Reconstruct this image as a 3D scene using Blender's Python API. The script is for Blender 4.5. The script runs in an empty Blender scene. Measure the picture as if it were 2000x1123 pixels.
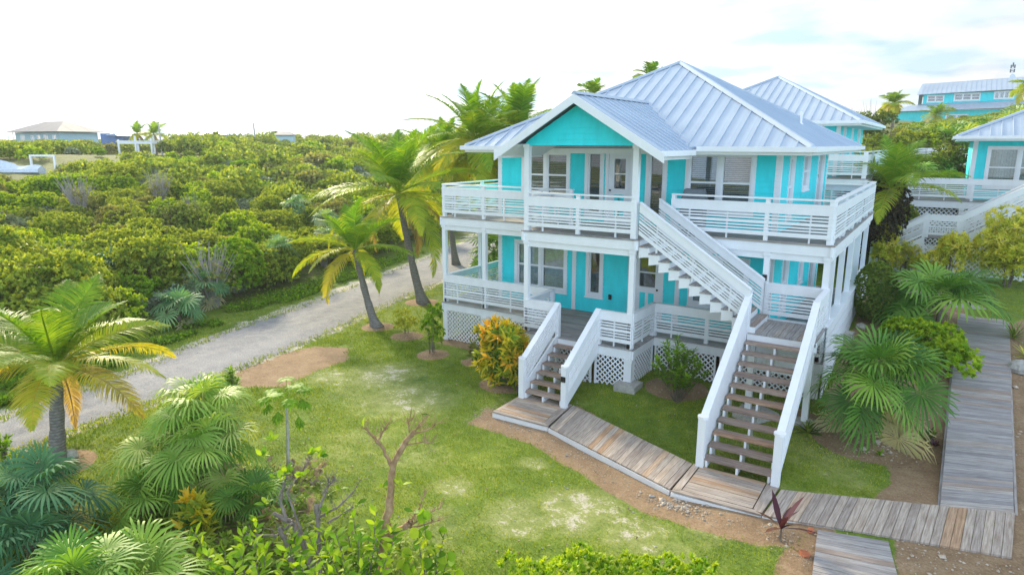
import bpy, math, random
import numpy as np
from mathutils import Vector, Matrix
R_ = math.radians
random.seed(7); rng = np.random.default_rng(7)
scene = bpy.context.scene
COL = scene.collection

# ---------------------------------------------------------------- camera
CAM_F, CAM_PITCH, CAM_ROLL, CAM_YAW = 1294.06, -12.229, 0.081, -32.927
CAM = np.array([14.194, -17.413, 5.336])
_pi, _ro, _ya = R_(CAM_PITCH), R_(CAM_ROLL), R_(CAM_YAW)
FWD = np.array([math.sin(_ya)*math.cos(_pi), math.cos(_ya)*math.cos(_pi), math.sin(_pi)])
_r = np.array([math.cos(_ya), -math.sin(_ya), 0.0]); _u = np.cross(_r, FWD)
RGT = _r*math.cos(_ro)+_u*math.sin(_ro); UPV = -_r*math.sin(_ro)+_u*math.cos(_ro)
cam = bpy.data.cameras.new('camera'); cam.sensor_width = 36; cam.lens = CAM_F/2000*36
cam.clip_end = 3000; cam.clip_start = 0.1
co = bpy.data.objects.new('camera', cam); COL.objects.link(co)
co.matrix_world = Matrix([[RGT[0], UPV[0], -FWD[0], CAM[0]], [RGT[1], UPV[1], -FWD[1], CAM[1]], [RGT[2], UPV[2], -FWD[2], CAM[2]], [0, 0, 0, 1]])
scene.camera = co
def ray(px, py): return FWD + RGT*(px-1000)/CAM_F - UPV*(py-561.5)/CAM_F
def at(px, py, depth): return CAM + ray(px, py)*depth            # survey helpers: where a thing stands
def onz(px, py, z): d = ray(px, py); return CAM + d*((z-CAM[2])/d[2])
def depth_of(p): return float((np.array(p)-CAM) @ FWD)

# ---------------------------------------------------------------- light and sky
SUN_AZ, SUN_EL = -62.0, 24.0     # azimuth from +Y, positive towards +X
EXPO = 1.12
SKY_BASE, SKY_BACK = 0.17, 1.5
scene.view_settings.view_transform = 'Standard'; scene.view_settings.look = 'None'
scene.view_settings.gamma = 1; scene.view_settings.exposure = EXPO
sd = np.array([math.sin(R_(SUN_AZ))*math.cos(R_(SUN_EL)), math.cos(R_(SUN_AZ))*math.cos(R_(SUN_EL)), math.sin(R_(SUN_EL))])
sun = bpy.data.lights.new('sun', 'SUN'); sun.energy = 3.4; sun.angle = R_(8); sun.color = (1.0, 0.86, 0.62)
so = bpy.data.objects.new('sun', sun); COL.objects.link(so)
so.rotation_euler = Vector(sd).to_track_quat('Z', 'Y').to_euler()
world = bpy.data.worlds.new("World"); scene.world = world; world.use_nodes = True
wn = world.node_tree; wn.nodes.clear()
def wnode(t, **k):
    n = wn.nodes.new(t)
    for a, b in k.items(): setattr(n, a, b)
    return n
w_out = wnode('ShaderNodeOutputWorld')
sky = wnode('ShaderNodeTexSky', sky_type='NISHITA', sun_disc=False, sun_elevation=R_(SUN_EL), sun_rotation=R_(SUN_AZ), dust_density=1.5, altitude=10)
bg_sky = wnode('ShaderNodeBackground'); bg_sky.inputs['Strength'].default_value = 0.13
wn.links.new(sky.outputs[0], bg_sky.inputs['Color'])
geo = wnode('ShaderNodeTexCoord')
sep = wnode('ShaderNodeSeparateXYZ'); wn.links.new(geo.outputs['Generated'], sep.inputs[0])
def wmath(op, a, b=None, clamp=False):
    n = wnode('ShaderNodeMath', operation=op, use_clamp=clamp)
    for i, v in enumerate((a, b)):
        if v is None: continue
        if isinstance(v, (int, float)): n.inputs[i].default_value = v
        else: wn.links.new(v, n.inputs[i])
    return n.outputs[0]
# cloud sheet: project the view direction on a flat layer, so clouds flatten towards the horizon
zc = wmath('MAXIMUM', sep.outputs[2], 0.0); zc = wmath('ADD', zc, 0.16)
cx_ = wmath('DIVIDE', sep.outputs[0], zc); cy_ = wmath('DIVIDE', sep.outputs[1], zc)
comb = wnode('ShaderNodeCombineXYZ'); wn.links.new(cx_, comb.inputs[0]); wn.links.new(cy_, comb.inputs[1])
nz = wnode('ShaderNodeTexNoise'); nz.inputs['Scale'].default_value = 1.15; nz.inputs['Detail'].default_value = 7; nz.inputs['Roughness'].default_value = 0.55; nz.inputs['Distortion'].default_value = 0.35
wn.links.new(comb.outputs[0], nz.inputs['Vector'])
sunv = wnode('ShaderNodeVectorMath', operation='DOT_PRODUCT'); wn.links.new(geo.outputs['Generated'], sunv.inputs[0]); sunv.inputs[1].default_value = tuple(sd)
sung = wmath('MULTIPLY', wmath('ADD', sunv.outputs['Value'], 1.0), 0.5)            # 0 away from the sun .. 1 at the sun
veil = wmath('POWER', sung, 3.0)
mr = wnode('ShaderNodeMapRange'); mr.inputs['From Min'].default_value = 0.42; mr.inputs['From Max'].default_value = 0.62
wn.links.new(nz.outputs['Fac'], mr.inputs['Value'])
cmask = wmath('MAXIMUM', wmath('MULTIPLY', mr.outputs[0], 0.9), wmath('MULTIPLY', veil, 1.35, clamp=True))
cmask = wmath('MINIMUM', wmath('ADD', cmask, 0.30), 1.0)
n2 = wnode('ShaderNodeTexNoise'); n2.inputs['Scale'].default_value = 2.2; n2.inputs['Detail'].default_value = 5
wn.links.new(comb.outputs[0], n2.inputs['Vector'])
cr = wnode('ShaderNodeValToRGB'); cr.color_ramp.elements[0].position = 0.36; cr.color_ramp.elements[0].color = (0.58, 0.77, 0.97, 1)
cr.color_ramp.elements[1].position = 0.60; cr.color_ramp.elements[1].color = (1.0, 1.0, 1.0, 1)
wn.links.new(n2.outputs['Fac'], cr.inputs[0])
blu = wnode('ShaderNodeMix', data_type='RGBA', blend_type='MULTIPLY'); wn.links.new(cr.outputs[0], blu.inputs[6]); blu.inputs[7].default_value = (0.74, 0.89, 1.08, 1)
mrb = wnode('ShaderNodeMapRange'); mrb.inputs['From Min'].default_value = 0.55; mrb.inputs['From Max'].default_value = 0.15; wn.links.new(sung, mrb.inputs['Value']); wn.links.new(mrb.outputs[0], blu.inputs[0])
bg_c = wnode('ShaderNodeBackground'); wn.links.new(blu.outputs[2], bg_c.inputs['Color'])
wn.links.new(wmath('ADD', wmath('MULTIPLY', veil, 0.78), wmath('ADD', wmath('MULTIPLY', mrb.outputs[0], SKY_BACK), SKY_BASE)), bg_c.inputs['Strength'])
mixw = wnode('ShaderNodeMixShader'); wn.links.new(cmask, mixw.inputs[0]); wn.links.new(bg_sky.outputs[0], mixw.inputs[1]); wn.links.new(bg_c.outputs[0], mixw.inputs[2])
wn.links.new(mixw.outputs[0], w_out.inputs[0])

# ---------------------------------------------------------------- materials
MATS = {}
def newmat(name):
    m = bpy.data.materials.new(name); m.use_nodes = True; MATS[name] = m
    nt = m.node_tree; b = nt.nodes['Principled BSDF']
    return m, nt, b
def N(nt, t, **k):
    n = nt.nodes.new(t)
    for a, b in k.items(): setattr(n, a, b)
    return n
def ramp(nt, stops, fac=None):
    r = N(nt, 'ShaderNodeValToRGB'); e = r.color_ramp.elements
    while len(e) < len(stops): e.new(0.5)
    for i, (p, c) in enumerate(stops):
        e[i].position = p; e[i].color = (*c, 1) if len(c) == 3 else c
    if fac is not None: nt.links.new(fac, r.inputs[0])
    return r.outputs[0]
def noise(nt, vec, scale, detail=4, rough=0.55):
    n = N(nt, 'ShaderNodeTexNoise'); n.inputs['Scale'].default_value = scale; n.inputs['Detail'].default_value = detail; n.inputs['Roughness'].default_value = rough
    if vec is not None: nt.links.new(vec, n.inputs['Vector'])
    return n.outputs['Fac']
def mapping(nt, vec, scale):
    n = N(nt, 'ShaderNodeMapping'); n.inputs['Scale'].default_value = scale; nt.links.new(vec, n.inputs[0]); return n.outputs[0]
def math_(nt, op, a, b=None, clamp=False):
    n = N(nt, 'ShaderNodeMath', operation=op, use_clamp=clamp)
    for i, v in enumerate((a, b)):
        if v is None: continue
        if isinstance(v, (int, float)): n.inputs[i].default_value = v
        else: nt.links.new(v, n.inputs[i])
    return n.outputs[0]
def mix(nt, fac, a, b, blend='MIX'):
    n = N(nt, 'ShaderNodeMix', data_type='RGBA', blend_type=blend)
    if isinstance(fac, (int, float)): n.inputs[0].default_value = fac
    else: nt.links.new(fac, n.inputs[0])
    for i, v in ((6, a), (7, b)):
        if isinstance(v, tuple): n.inputs[i].default_value = (*v, 1)
        else: nt.links.new(v, n.inputs[i])
    return n.outputs[2]
def bump(nt, b, h, strength, dist=0.02):
    n = N(nt, 'ShaderNodeBump'); n.inputs['Strength'].default_value = strength; n.inputs['Distance'].default_value = dist
    nt.links.new(h, n.inputs['Height']); nt.links.new(n.outputs[0], b.inputs['Normal'])
def attr(nt, name):
    n = N(nt, 'ShaderNodeAttribute', attribute_name=name); return n

def paint(name, c, rough=0.55, var=0.06, wear=(0.35, 0.33, 0.28), wearamt=0.35, scale=1.0):
    m, nt, b = newmat(name); tc = N(nt, 'ShaderNodeTexCoord').outputs['Object']
    n1 = noise(nt, mapping(nt, tc, (3*scale, 3*scale, 1.0*scale)), 1.5, 5)
    dark = tuple(x*(1-var*2.2) for x in c); lite = tuple(min(1, x*(1+var)) for x in c)
    base = ramp(nt, [(0.3, dark), (0.7, lite)], n1)
    n2 = noise(nt, mapping(nt, tc, (14*scale, 14*scale, 4*scale)), 2.0, 6, 0.7)
    w = ramp(nt, [(0.66, (0, 0, 0)), (0.80, (wearamt,)*3)], n2)
    nt.links.new(mix(nt, w, base, wear), b.inputs['Base Color']); b.inputs['Roughness'].default_value = rough
    bump(nt, b, n2, 0.15, 0.004)
    return m
WHITE = paint('white_paint', (0.84, 0.86, 0.89), 0.5, 0.02, wearamt=0.10)
TEAL = paint('teal_paint', (0.014, 0.80, 0.86), 0.5, 0.05, (0.03, 0.50, 0.54), 0.35)
SOFFIT = paint('soffit_paint', (0.66, 0.74, 0.80), 0.6, 0.04)
def flat(name, c, rough=0.6, metal=0, spec=None):
    m, nt, b = newmat(name); tc = N(nt, 'ShaderNodeTexCoord').outputs['Object']
    n1 = noise(nt, tc, 9, 4)
    nt.links.new(ramp(nt, [(0.3, tuple(x*0.82 for x in c)), (0.7, tuple(min(1, x*1.12) for x in c))], n1), b.inputs['Base Color'])
    b.inputs['Roughness'].default_value = rough; b.inputs['Metallic'].default_value = metal
    return m
DARK = flat('dark_plastic', (0.02, 0.02, 0.022), 0.4)
BRASS = flat('bronze', (0.05, 0.04, 0.03), 0.35, 0.7)
BLIND = flat('blind_slat', (0.66, 0.70, 0.72), 0.5)
BLIND2 = flat('pale_blind', (0.80, 0.88, 0.90), 0.5)
CURT = flat('curtain', (0.45, 0.56, 0.52), 0.8)
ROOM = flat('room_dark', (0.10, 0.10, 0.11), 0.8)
GREYR = flat('far_grey_shingle', (0.10, 0.125, 0.17), 0.7)
PALE = flat('pale_blue_wall', (0.42, 0.60, 0.66), 0.7)
BLUEW = flat('deep_blue_wall', (0.10, 0.20, 0.42), 0.7)
TARP = flat('pale_tarp', (0.60, 0.68, 0.78), 0.5)
COVER = flat('grey_cover', (0.16, 0.18, 0.20), 0.7)
TERRA = flat('terracotta', (0.45, 0.14, 0.06), 0.8)

def roofmat():
    m, nt, b = newmat('metal_roof'); tc = N(nt, 'ShaderNodeTexCoord').outputs['Object']
    n1 = noise(nt, tc, 0.8, 5); n2 = noise(nt, tc, 16, 5, 0.7)
    base = ramp(nt, [(0.3, (0.36, 0.45, 0.56)), (0.7, (0.44, 0.53, 0.63))], n1)
    st = ramp(nt, [(0.62, (0, 0, 0)), (0.8, (0.25,)*3)], n2)
    nt.links.new(mix(nt, st, base, (0.27, 0.31, 0.38)), b.inputs['Base Color'])
    b.inputs['Roughness'].default_value = 0.42; b.inputs['Metallic'].default_value = 0.12
    bump(nt, b, n2, 0.1, 0.003); return m
ROOF = roofmat()
def glassmat():
    m, nt, b = newmat('window_glass'); out = nt.nodes['Material Output']
    nt.nodes.remove(b)
    tr = N(nt, 'ShaderNodeBsdfTransparent'); tr.inputs[0].default_value = (0.84, 0.89, 0.90, 1)
    gl = N(nt, 'ShaderNodeBsdfGlossy'); gl.inputs['Roughness'].default_value = 0.02
    lw = N(nt, 'ShaderNodeFresnel'); lw.inputs[0].default_value = 1.6
    f = math_(nt, 'ADD', math_(nt, 'MULTIPLY', lw.outputs[0], 1.3), 0.06, True)
    ms = N(nt, 'ShaderNodeMixShader'); nt.links.new(f, ms.inputs[0]); nt.links.new(tr.outputs[0], ms.inputs[1]); nt.links.new(gl.outputs[0], ms.inputs[2])
    nt.links.new(ms.outputs[0], out.inputs[0]); return m
GLASS = glassmat()
def woodmat(name, stops, gold):
    m, nt, b = newmat(name); a = attr(nt, 'grain')        # x along the plank, y across, z random per plank
    vec = a.outputs['Vector']
    s = N(nt, 'ShaderNodeSeparateXYZ'); nt.links.new(vec, s.inputs[0])
    g = noise(nt, mapping(nt, vec, (2.2, 34, 60)), 1.0, 6, 0.65)
    base = ramp(nt, stops, g)
    t = ramp(nt, [(0.0, (0.72, 0.72, 0.76)), (0.55, (1, 1, 1)), (0.86, (1.08, 1.02, 0.95)), (0.95, gold), (1.0, gold)], s.outputs[2])
    c = mix(nt, 1.0, base, t, 'MULTIPLY')
    blot = noise(nt, mapping(nt, vec, (1.5, 3, 20)), 1.3, 4)
    c = mix(nt, ramp(nt, [(0.45, (0, 0, 0)), (0.75, (0.55,)*3)], blot), c, mix(nt, 1.0, c, (0.72, 0.62, 0.55), 'MULTIPLY'))
    nt.links.new(c, b.inputs['Base Color']); b.inputs['Roughness'].default_value = 0.75
    bump(nt, b, g, 0.4, 0.006); return m
WOOD = woodmat('weathered_plank', [(0.25, (0.21, 0.16, 0.125)), (0.5, (0.44, 0.37, 0.31)), (0.75, (0.66, 0.58, 0.50))], (0.95, 0.72, 0.52))
WOODG = woodmat('grey_plank', [(0.25, (0.17, 0.16, 0.155)), (0.5, (0.35, 0.335, 0.33)), (0.75, (0.51, 0.495, 0.49))], (0.9, 0.75, 0.65))
TREAD = woodmat('brown_tread', [(0.25, (0.19, 0.135, 0.105)), (0.5, (0.38, 0.285, 0.23)), (0.75, (0.56, 0.45, 0.37))], (1.0, 0.8, 0.65))

def leafmat(name, stops, trans=0.35, rough=0.6, tcol=None):
    m, nt, b = newmat(name); out = nt.nodes['Material Output']
    a = attr(nt, 'tint')
    n = len(stops)
    c = ramp(nt, [(i/(n-1), s) for i, s in enumerate(stops)], a.outputs['Fac'])
    tc = N(nt, 'ShaderNodeTexCoord').outputs['Object']
    n1 = noise(nt, tc, 1.3, 3)
    c = mix(nt, 1.0, c, ramp(nt, [(0.3, (0.75, 0.8, 0.8)), (0.7, (1.2, 1.15, 1.0))], n1), 'MULTIPLY')
    nt.links.new(c, b.inputs['Base Color']); b.inputs['Roughness'].default_value = rough; b.inputs['Specular IOR Level'].default_value = 0.3
    tl = N(nt, 'ShaderNodeBsdfTranslucent')
    nt.links.new(mix(nt, 1.0, c, (1.5, 1.35, 0.5), 'MULTIPLY'), tl.inputs[0])
    ms = N(nt, 'ShaderNodeMixShader'); ms.inputs[0].default_value = trans
    nt.links.new(b.outputs[0], ms.inputs[1]); nt.links.new(tl.outputs[0], ms.inputs[2]); nt.links.new(ms.outputs[0], out.inputs[0])
    return m
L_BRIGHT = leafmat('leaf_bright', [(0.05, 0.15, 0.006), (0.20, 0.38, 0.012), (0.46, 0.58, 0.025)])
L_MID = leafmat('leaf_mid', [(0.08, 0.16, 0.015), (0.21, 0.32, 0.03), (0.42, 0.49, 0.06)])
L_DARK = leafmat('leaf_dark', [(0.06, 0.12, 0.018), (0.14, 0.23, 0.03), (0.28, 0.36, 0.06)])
L_OLIVE = leafmat('leaf_olive', [(0.10, 0.13, 0.04), (0.23, 0.26, 0.07), (0.42, 0.42, 0.16)])
L_GREY = leafmat('leaf_silver', [(0.11, 0.17, 0.10), (0.22, 0.31, 0.22), (0.38, 0.46, 0.36)], 0.2)
L_PALM = leafmat('palm_frond', [(0.07, 0.18, 0.015), (0.16, 0.33, 0.02), (0.34, 0.44, 0.03), (0.58, 0.48, 0.04), (0.38, 0.28, 0.15)], 0.42, 0.5)
L_FAN = leafmat('fan_leaf', [(0.04, 0.13, 0.025), (0.11, 0.27, 0.04), (0.25, 0.43, 0.06), (0.42, 0.52, 0.14), (0.58, 0.52, 0.34)], 0.3, 0.55)
L_FANB = leafmat('silver_fan_leaf', [(0.03, 0.12, 0.055), (0.08, 0.23, 0.10), (0.17, 0.36, 0.16), (0.34, 0.46, 0.24), (0.50, 0.46, 0.30)], 0.25, 0.6)
L_CROT = leafmat('croton_leaf', [(0.05, 0.15, 0.015), (0.14, 0.26, 0.015), (0.40, 0.42, 0.015), (0.68, 0.54, 0.02), (0.74, 0.40, 0.02)], 0.3, 0.55)
L_YEL = leafmat('yellow_leaf', [(0.22, 0.34, 0.02), (0.56, 0.60, 0.05), (0.85, 0.76, 0.16)], 0.3)
L_PURP = leafmat('purple_leaf', [(0.04, 0.012, 0.03), (0.12, 0.03, 0.05), (0.22, 0.12, 0.06)], 0.2, 0.3)
L_BROWN = leafmat('leaf_brown', [(0.012, 0.012, 0.008), (0.035, 0.035, 0.018), (0.08, 0.065, 0.035)], 0.15)
TWIG = flat('grey_twig', (0.34, 0.32, 0.30), 0.9)
L_GRASS = leafmat('grass_blade', [(0.07, 0.15, 0.006), (0.17, 0.27, 0.010), (0.33, 0.40, 0.025), (0.48, 0.46, 0.13)], 0.3, 0.6)
L_DEAD = leafmat('dry_leaf', [(0.12, 0.09, 0.06), (0.26, 0.20, 0.14), (0.42, 0.35, 0.26)], 0.15, 0.8)
def barkmat(name, a, b_, rings=0):
    m, nt, b = newmat(name); tc = N(nt, 'ShaderNodeTexCoord').outputs['Object']
    v = mapping(nt, tc, (6, 6, 14 if rings else 5))
    n1 = noise(nt, v, 1.6, 6, 0.65)
    c = ramp(nt, [(0.3, a), (0.7, b_)], n1)
    if rings:
        w = N(nt, 'ShaderNodeTexWave', bands_direction='Z'); w.inputs['Scale'].default_value = rings; w.inputs['Distortion'].default_value = 1.2; w.inputs['Detail'].default_value = 2
        nt.links.new(tc, w.inputs['Vector'])
        c = mix(nt, ramp(nt, [(0.0, (0.6,)*3), (0.3, (0, 0, 0))], w.outputs['Fac']), c, tuple(x*0.5 for x in a))
        bump(nt, b, w.outputs['Fac'], 0.5, 0.02)
    else: bump(nt, b, n1, 0.5, 0.02)
    nt.links.new(c, b.inputs['Base Color']); b.inputs['Roughness'].default_value = 0.9
    return m
BARKP = barkmat('palm_bark', (0.13, 0.12, 0.115), (0.30, 0.28, 0.26), 5)
BARK = barkmat('shrub_bark', (0.10, 0.08, 0.06), (0.24, 0.20, 0.16))
BARKG = barkmat('grey_bark', (0.12, 0.095, 0.08), (0.34, 0.29, 0.25))
BARKT = barkmat('tan_bark', (0.20, 0.11, 0.05), (0.48, 0.32, 0.18))
PEB = barkmat('pebble_stone', (0.34, 0.27, 0.20), (0.58, 0.50, 0.41))
STONE = barkmat('limestone', (0.30, 0.29, 0.27), (0.55, 0.53, 0.49))
def roadmat():
    m, nt, b = newmat('road_gravel'); tc = N(nt, 'ShaderNodeTexCoord').outputs['Object']
    big = noise(nt, mapping(nt, tc, (0.5, 0.16, 1)), 1.2, 4); fine = noise(nt, tc, 26, 6, 0.8); mid = noise(nt, tc, 3.0, 5, 0.6)
    c = ramp(nt, [(0.3, (0.20, 0.20, 0.215)), (0.7, (0.30, 0.30, 0.315))], big)
    c = mix(nt, ramp(nt, [(0.38, (0, 0, 0)), (0.62, (0.7,)*3)], mid), c, (0.33, 0.325, 0.325))
    c = mix(nt, 1.0, c, ramp(nt, [(0.3, (0.5,)*3), (0.5, (1, 1, 1)), (0.70, (1.5,)*3)], fine), 'MULTIPLY')
    nt.links.new(c, b.inputs['Base Color']); b.inputs['Roughness'].default_value = 0.95
    bump(nt, b, fine, 0.9, 0.03); return m
ROAD = roadmat()
def groundmat():
    m, nt, b = newmat('lawn_and_soil'); tc = N(nt, 'ShaderNodeTexCoord').outputs['Object']
    big = noise(nt, tc, 0.35, 4); mid = noise(nt, tc, 2.6, 6, 0.7); fine = noise(nt, tc, 22, 6, 0.8); vf = noise(nt, tc, 70, 4, 0.8)
    g = ramp(nt, [(0.30, (0.06, 0.125, 0.006)), (0.50, (0.135, 0.215, 0.010)), (0.68, (0.25, 0.30, 0.027))], math_(nt, 'ADD', math_(nt, 'MULTIPLY', big, 0.55), math_(nt, 'MULTIPLY', mid, 0.45)))
    g = mix(nt, 1.0, g, ramp(nt, [(0.3, (0.45, 0.5, 0.45)), (0.5, (1, 1, 1)), (0.7, (1.45, 1.35, 1.3))], fine), 'MULTIPLY')
    ab = attr(nt, 'bare').outputs['Fac']; ad = attr(nt, 'dirt').outputs['Fac']; asn = attr(nt, 'sand').outputs['Fac']; asc = attr(nt, 'scrubsoil').outputs['Fac']
    sand = ramp(nt, [(0.3, (0.36, 0.31, 0.25)), (0.6, (0.62, 0.58, 0.52)), (0.75, (0.80, 0.78, 0.74))], fine)
    dirt = ramp(nt, [(0.28, (0.12, 0.07, 0.035)), (0.5, (0.29, 0.19, 0.105)), (0.66, (0.43, 0.31, 0.19)), (0.78, (0.60, 0.52, 0.41))], math_(nt, 'ADD', math_(nt, 'MULTIPLY', fine, 0.6), math_(nt, 'MULTIPLY', mid, 0.4)))
    soil = ramp(nt, [(0.3, (0.06, 0.07, 0.02)), (0.6, (0.15, 0.18, 0.04)), (0.75, (0.24, 0.24, 0.08))], mid)
    pale = ramp(nt, [(0.3, (0.30, 0.31, 0.10)), (0.7, (0.50, 0.47, 0.25))], mid)
    def thr(a, lo, hi, w=0.8):
        s = math_(nt, 'ADD', a, math_(nt, 'MULTIPLY', math_(nt, 'SUBTRACT', math_(nt, 'ADD', math_(nt, 'MULTIPLY', mid, 0.6), math_(nt, 'MULTIPLY', fine, 0.4)), 0.5), w*2.6))
        n = N(nt, 'ShaderNodeMapRange'); n.inputs['From Min'].default_value = lo; n.inputs['From Max'].default_value = hi; nt.links.new(s, n.inputs[0]); return n.outputs[0]
    c = mix(nt, math_(nt, 'MULTIPLY', thr(ab, 0.15, 0.9, 0.7), 0.6), g, pale)
    c = mix(nt, math_(nt, 'MULTIPLY', thr(ab, 0.88, 1.12, 2.0), 0.8), c, sand)
    c = mix(nt, thr(asc, 0.3, 0.7, 0.5), c, soil)
    c = mix(nt, thr(ad, 0.42, 0.58, 0.35), c, dirt)
    c = mix(nt, thr(asn, 0.42, 0.6, 0.9), c, sand)
    nt.links.new(c, b.inputs['Base Color']); b.inputs['Roughness'].default_value = 0.95
    bump(nt, b, math_(nt, 'ADD', fine, math_(nt, 'MULTIPLY', vf, 0.5)), 0.8, 0.03); return m
GROUND = groundmat()

# ---------------------------------------------------------------- helpers: objects
def tag(o, label=None, cat=None, group=None, kind=None):
    if label: o['label'] = label
    if cat: o['category'] = cat
    if group: o['group'] = group
    if kind: o['kind'] = kind
    return o
def empty(name, loc=(0, 0, 0), rz=0.0, label=None, cat=None, group=None):
    o = bpy.data.objects.new(name, None); COL.objects.link(o); o.location = Vector(tuple(float(v) for v in loc)); o.rotation_euler = (0, 0, rz)
    o.empty_display_size = 0.2
    return tag(o, label, cat, group)
def link(name, me, parent=None, mats=()):
    o = bpy.data.objects.new(name, me); COL.objects.link(o)
    if parent is not None: o.parent = parent
    for m in mats: me.materials.append(m)
    return o
class MB:
    """collects boxes / beams / tubes -> one mesh"""
    def __init__(s): s.v = []; s.f = []; s.g = []; s.t = []
    def add(s, vs, fs, gr=None, tint=0.5):
        n = len(s.v); s.v.extend([tuple(float(c) for c in v) for v in vs]); s.f.extend([tuple(i+n for i in f) for f in fs])
        s.g.extend(gr if gr else [(0, 0, tint)]*len(vs)); s.t.extend([tint]*len(fs))
    BF = [(0, 3, 2, 1), (4, 5, 6, 7), (0, 1, 5, 4), (1, 2, 6, 5), (2, 3, 7, 6), (3, 0, 4, 7)]
    def box(s, x0, x1, y0, y1, z0, z1, **k):
        s.add([(x0, y0, z0), (x1, y0, z0), (x1, y1, z0), (x0, y1, z0), (x0, y0, z1), (x1, y0, z1), (x1, y1, z1), (x0, y1, z1)], s.BF, **k)
    def beam(s, p0, p1, w, h, up=(0, 0, 1), off=0.0, tint=None, cut=False):
        """board from p0 to p1; w across, h along up; p is at the bottom centre. vertical ends if cut"""
        p0 = np.array(p0, float); p1 = np.array(p1, float); d = p1-p0; L = np.linalg.norm(d); d = d/L
        side = np.cross(d, np.array(up, float)); side /= np.linalg.norm(side)
        u = np.array(up, float) if cut else np.cross(side, d)
        a = side*w/2; c = u*h; o = side*off
        t = rng.random() if tint is None else tint
        vs = [p0-a+o, p0+a+o, p0+a+c+o, p0-a+c+o, p1-a+o, p1+a+o, p1+a+c+o, p1-a+c+o]
        r = rng.random()*20
        gr = [(r, 0, t), (r, w, t), (r, w, t), (r, 0, t), (r+L, 0, t), (r+L, w, t), (r+L, w, t), (r+L, 0, t)]
        s.add(vs, [(0, 1, 2, 3), (4, 7, 6, 5), (0, 4, 5, 1), (1, 5, 6, 2), (2, 6, 7, 3), (3, 7, 4, 0)], gr, t)
    def fbox(s, F, u0, u1, v0, v1, d0, d1, d0t=None, d1t=None):
        o, U, Nn = F; d0t = d0 if d0t is None else d0t; d1t = d1 if d1t is None else d1t
        P = lambda u, v, d: (o[0]+U[0]*u+Nn[0]*d, o[1]+U[1]*u+Nn[1]*d, o[2]+v)
        s.add([P(u0, v0, d0), P(u1, v0, d0), P(u1, v0, d1), P(u0, v0, d1), P(u0, v1, d0t), P(u1, v1, d0t), P(u1, v1, d1t), P(u0, v1, d1t)], s.BF)
    def tube(s, pts, rads, n=8, cap=True, tint=0.5):
        pts = [np.array(p, float) for p in pts]; vs = []; k = len(pts)
        for i, p in enumerate(pts):
            d = pts[min(i+1, k-1)]-pts[max(i-1, 0)]; d /= (np.linalg.norm(d)+1e-9)
            a = np.cross(d, (0.31, 0.95, 0.05)); a /= np.linalg.norm(a); b = np.cross(d, a)
            for j in range(n):
                t = 2*math.pi*j/n; vs.append(p+(a*math.cos(t)+b*math.sin(t))*rads[i])
        fs = [(i*n+j, i*n+(j+1) % n, (i+1)*n+(j+1) % n, (i+1)*n+j) for i in range(k-1) for j in range(n)]
        if cap: fs += [tuple(range(n))[::-1], tuple((k-1)*n+j for j in range(n))]
        s.add(vs, fs, None, tint)
    def build(s, name, mat, parent=None, label=None, smooth=False):
        me = bpy.data.meshes.new(name); me.from_pydata(s.v, [], s.f); me.update()
        a = me.attributes.new('grain', 'FLOAT_VECTOR', 'POINT'); a.data.foreach_set('vector', np.array(s.g, 'f').ravel())
        a = me.attributes.new('tint', 'FLOAT', 'FACE'); a.data.foreach_set('value', np.array(s.t, 'f'))
        if smooth: me.shade_smooth()
        o = link(name, me, parent, [mat])
        if label: o['label'] = label
        return o
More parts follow.
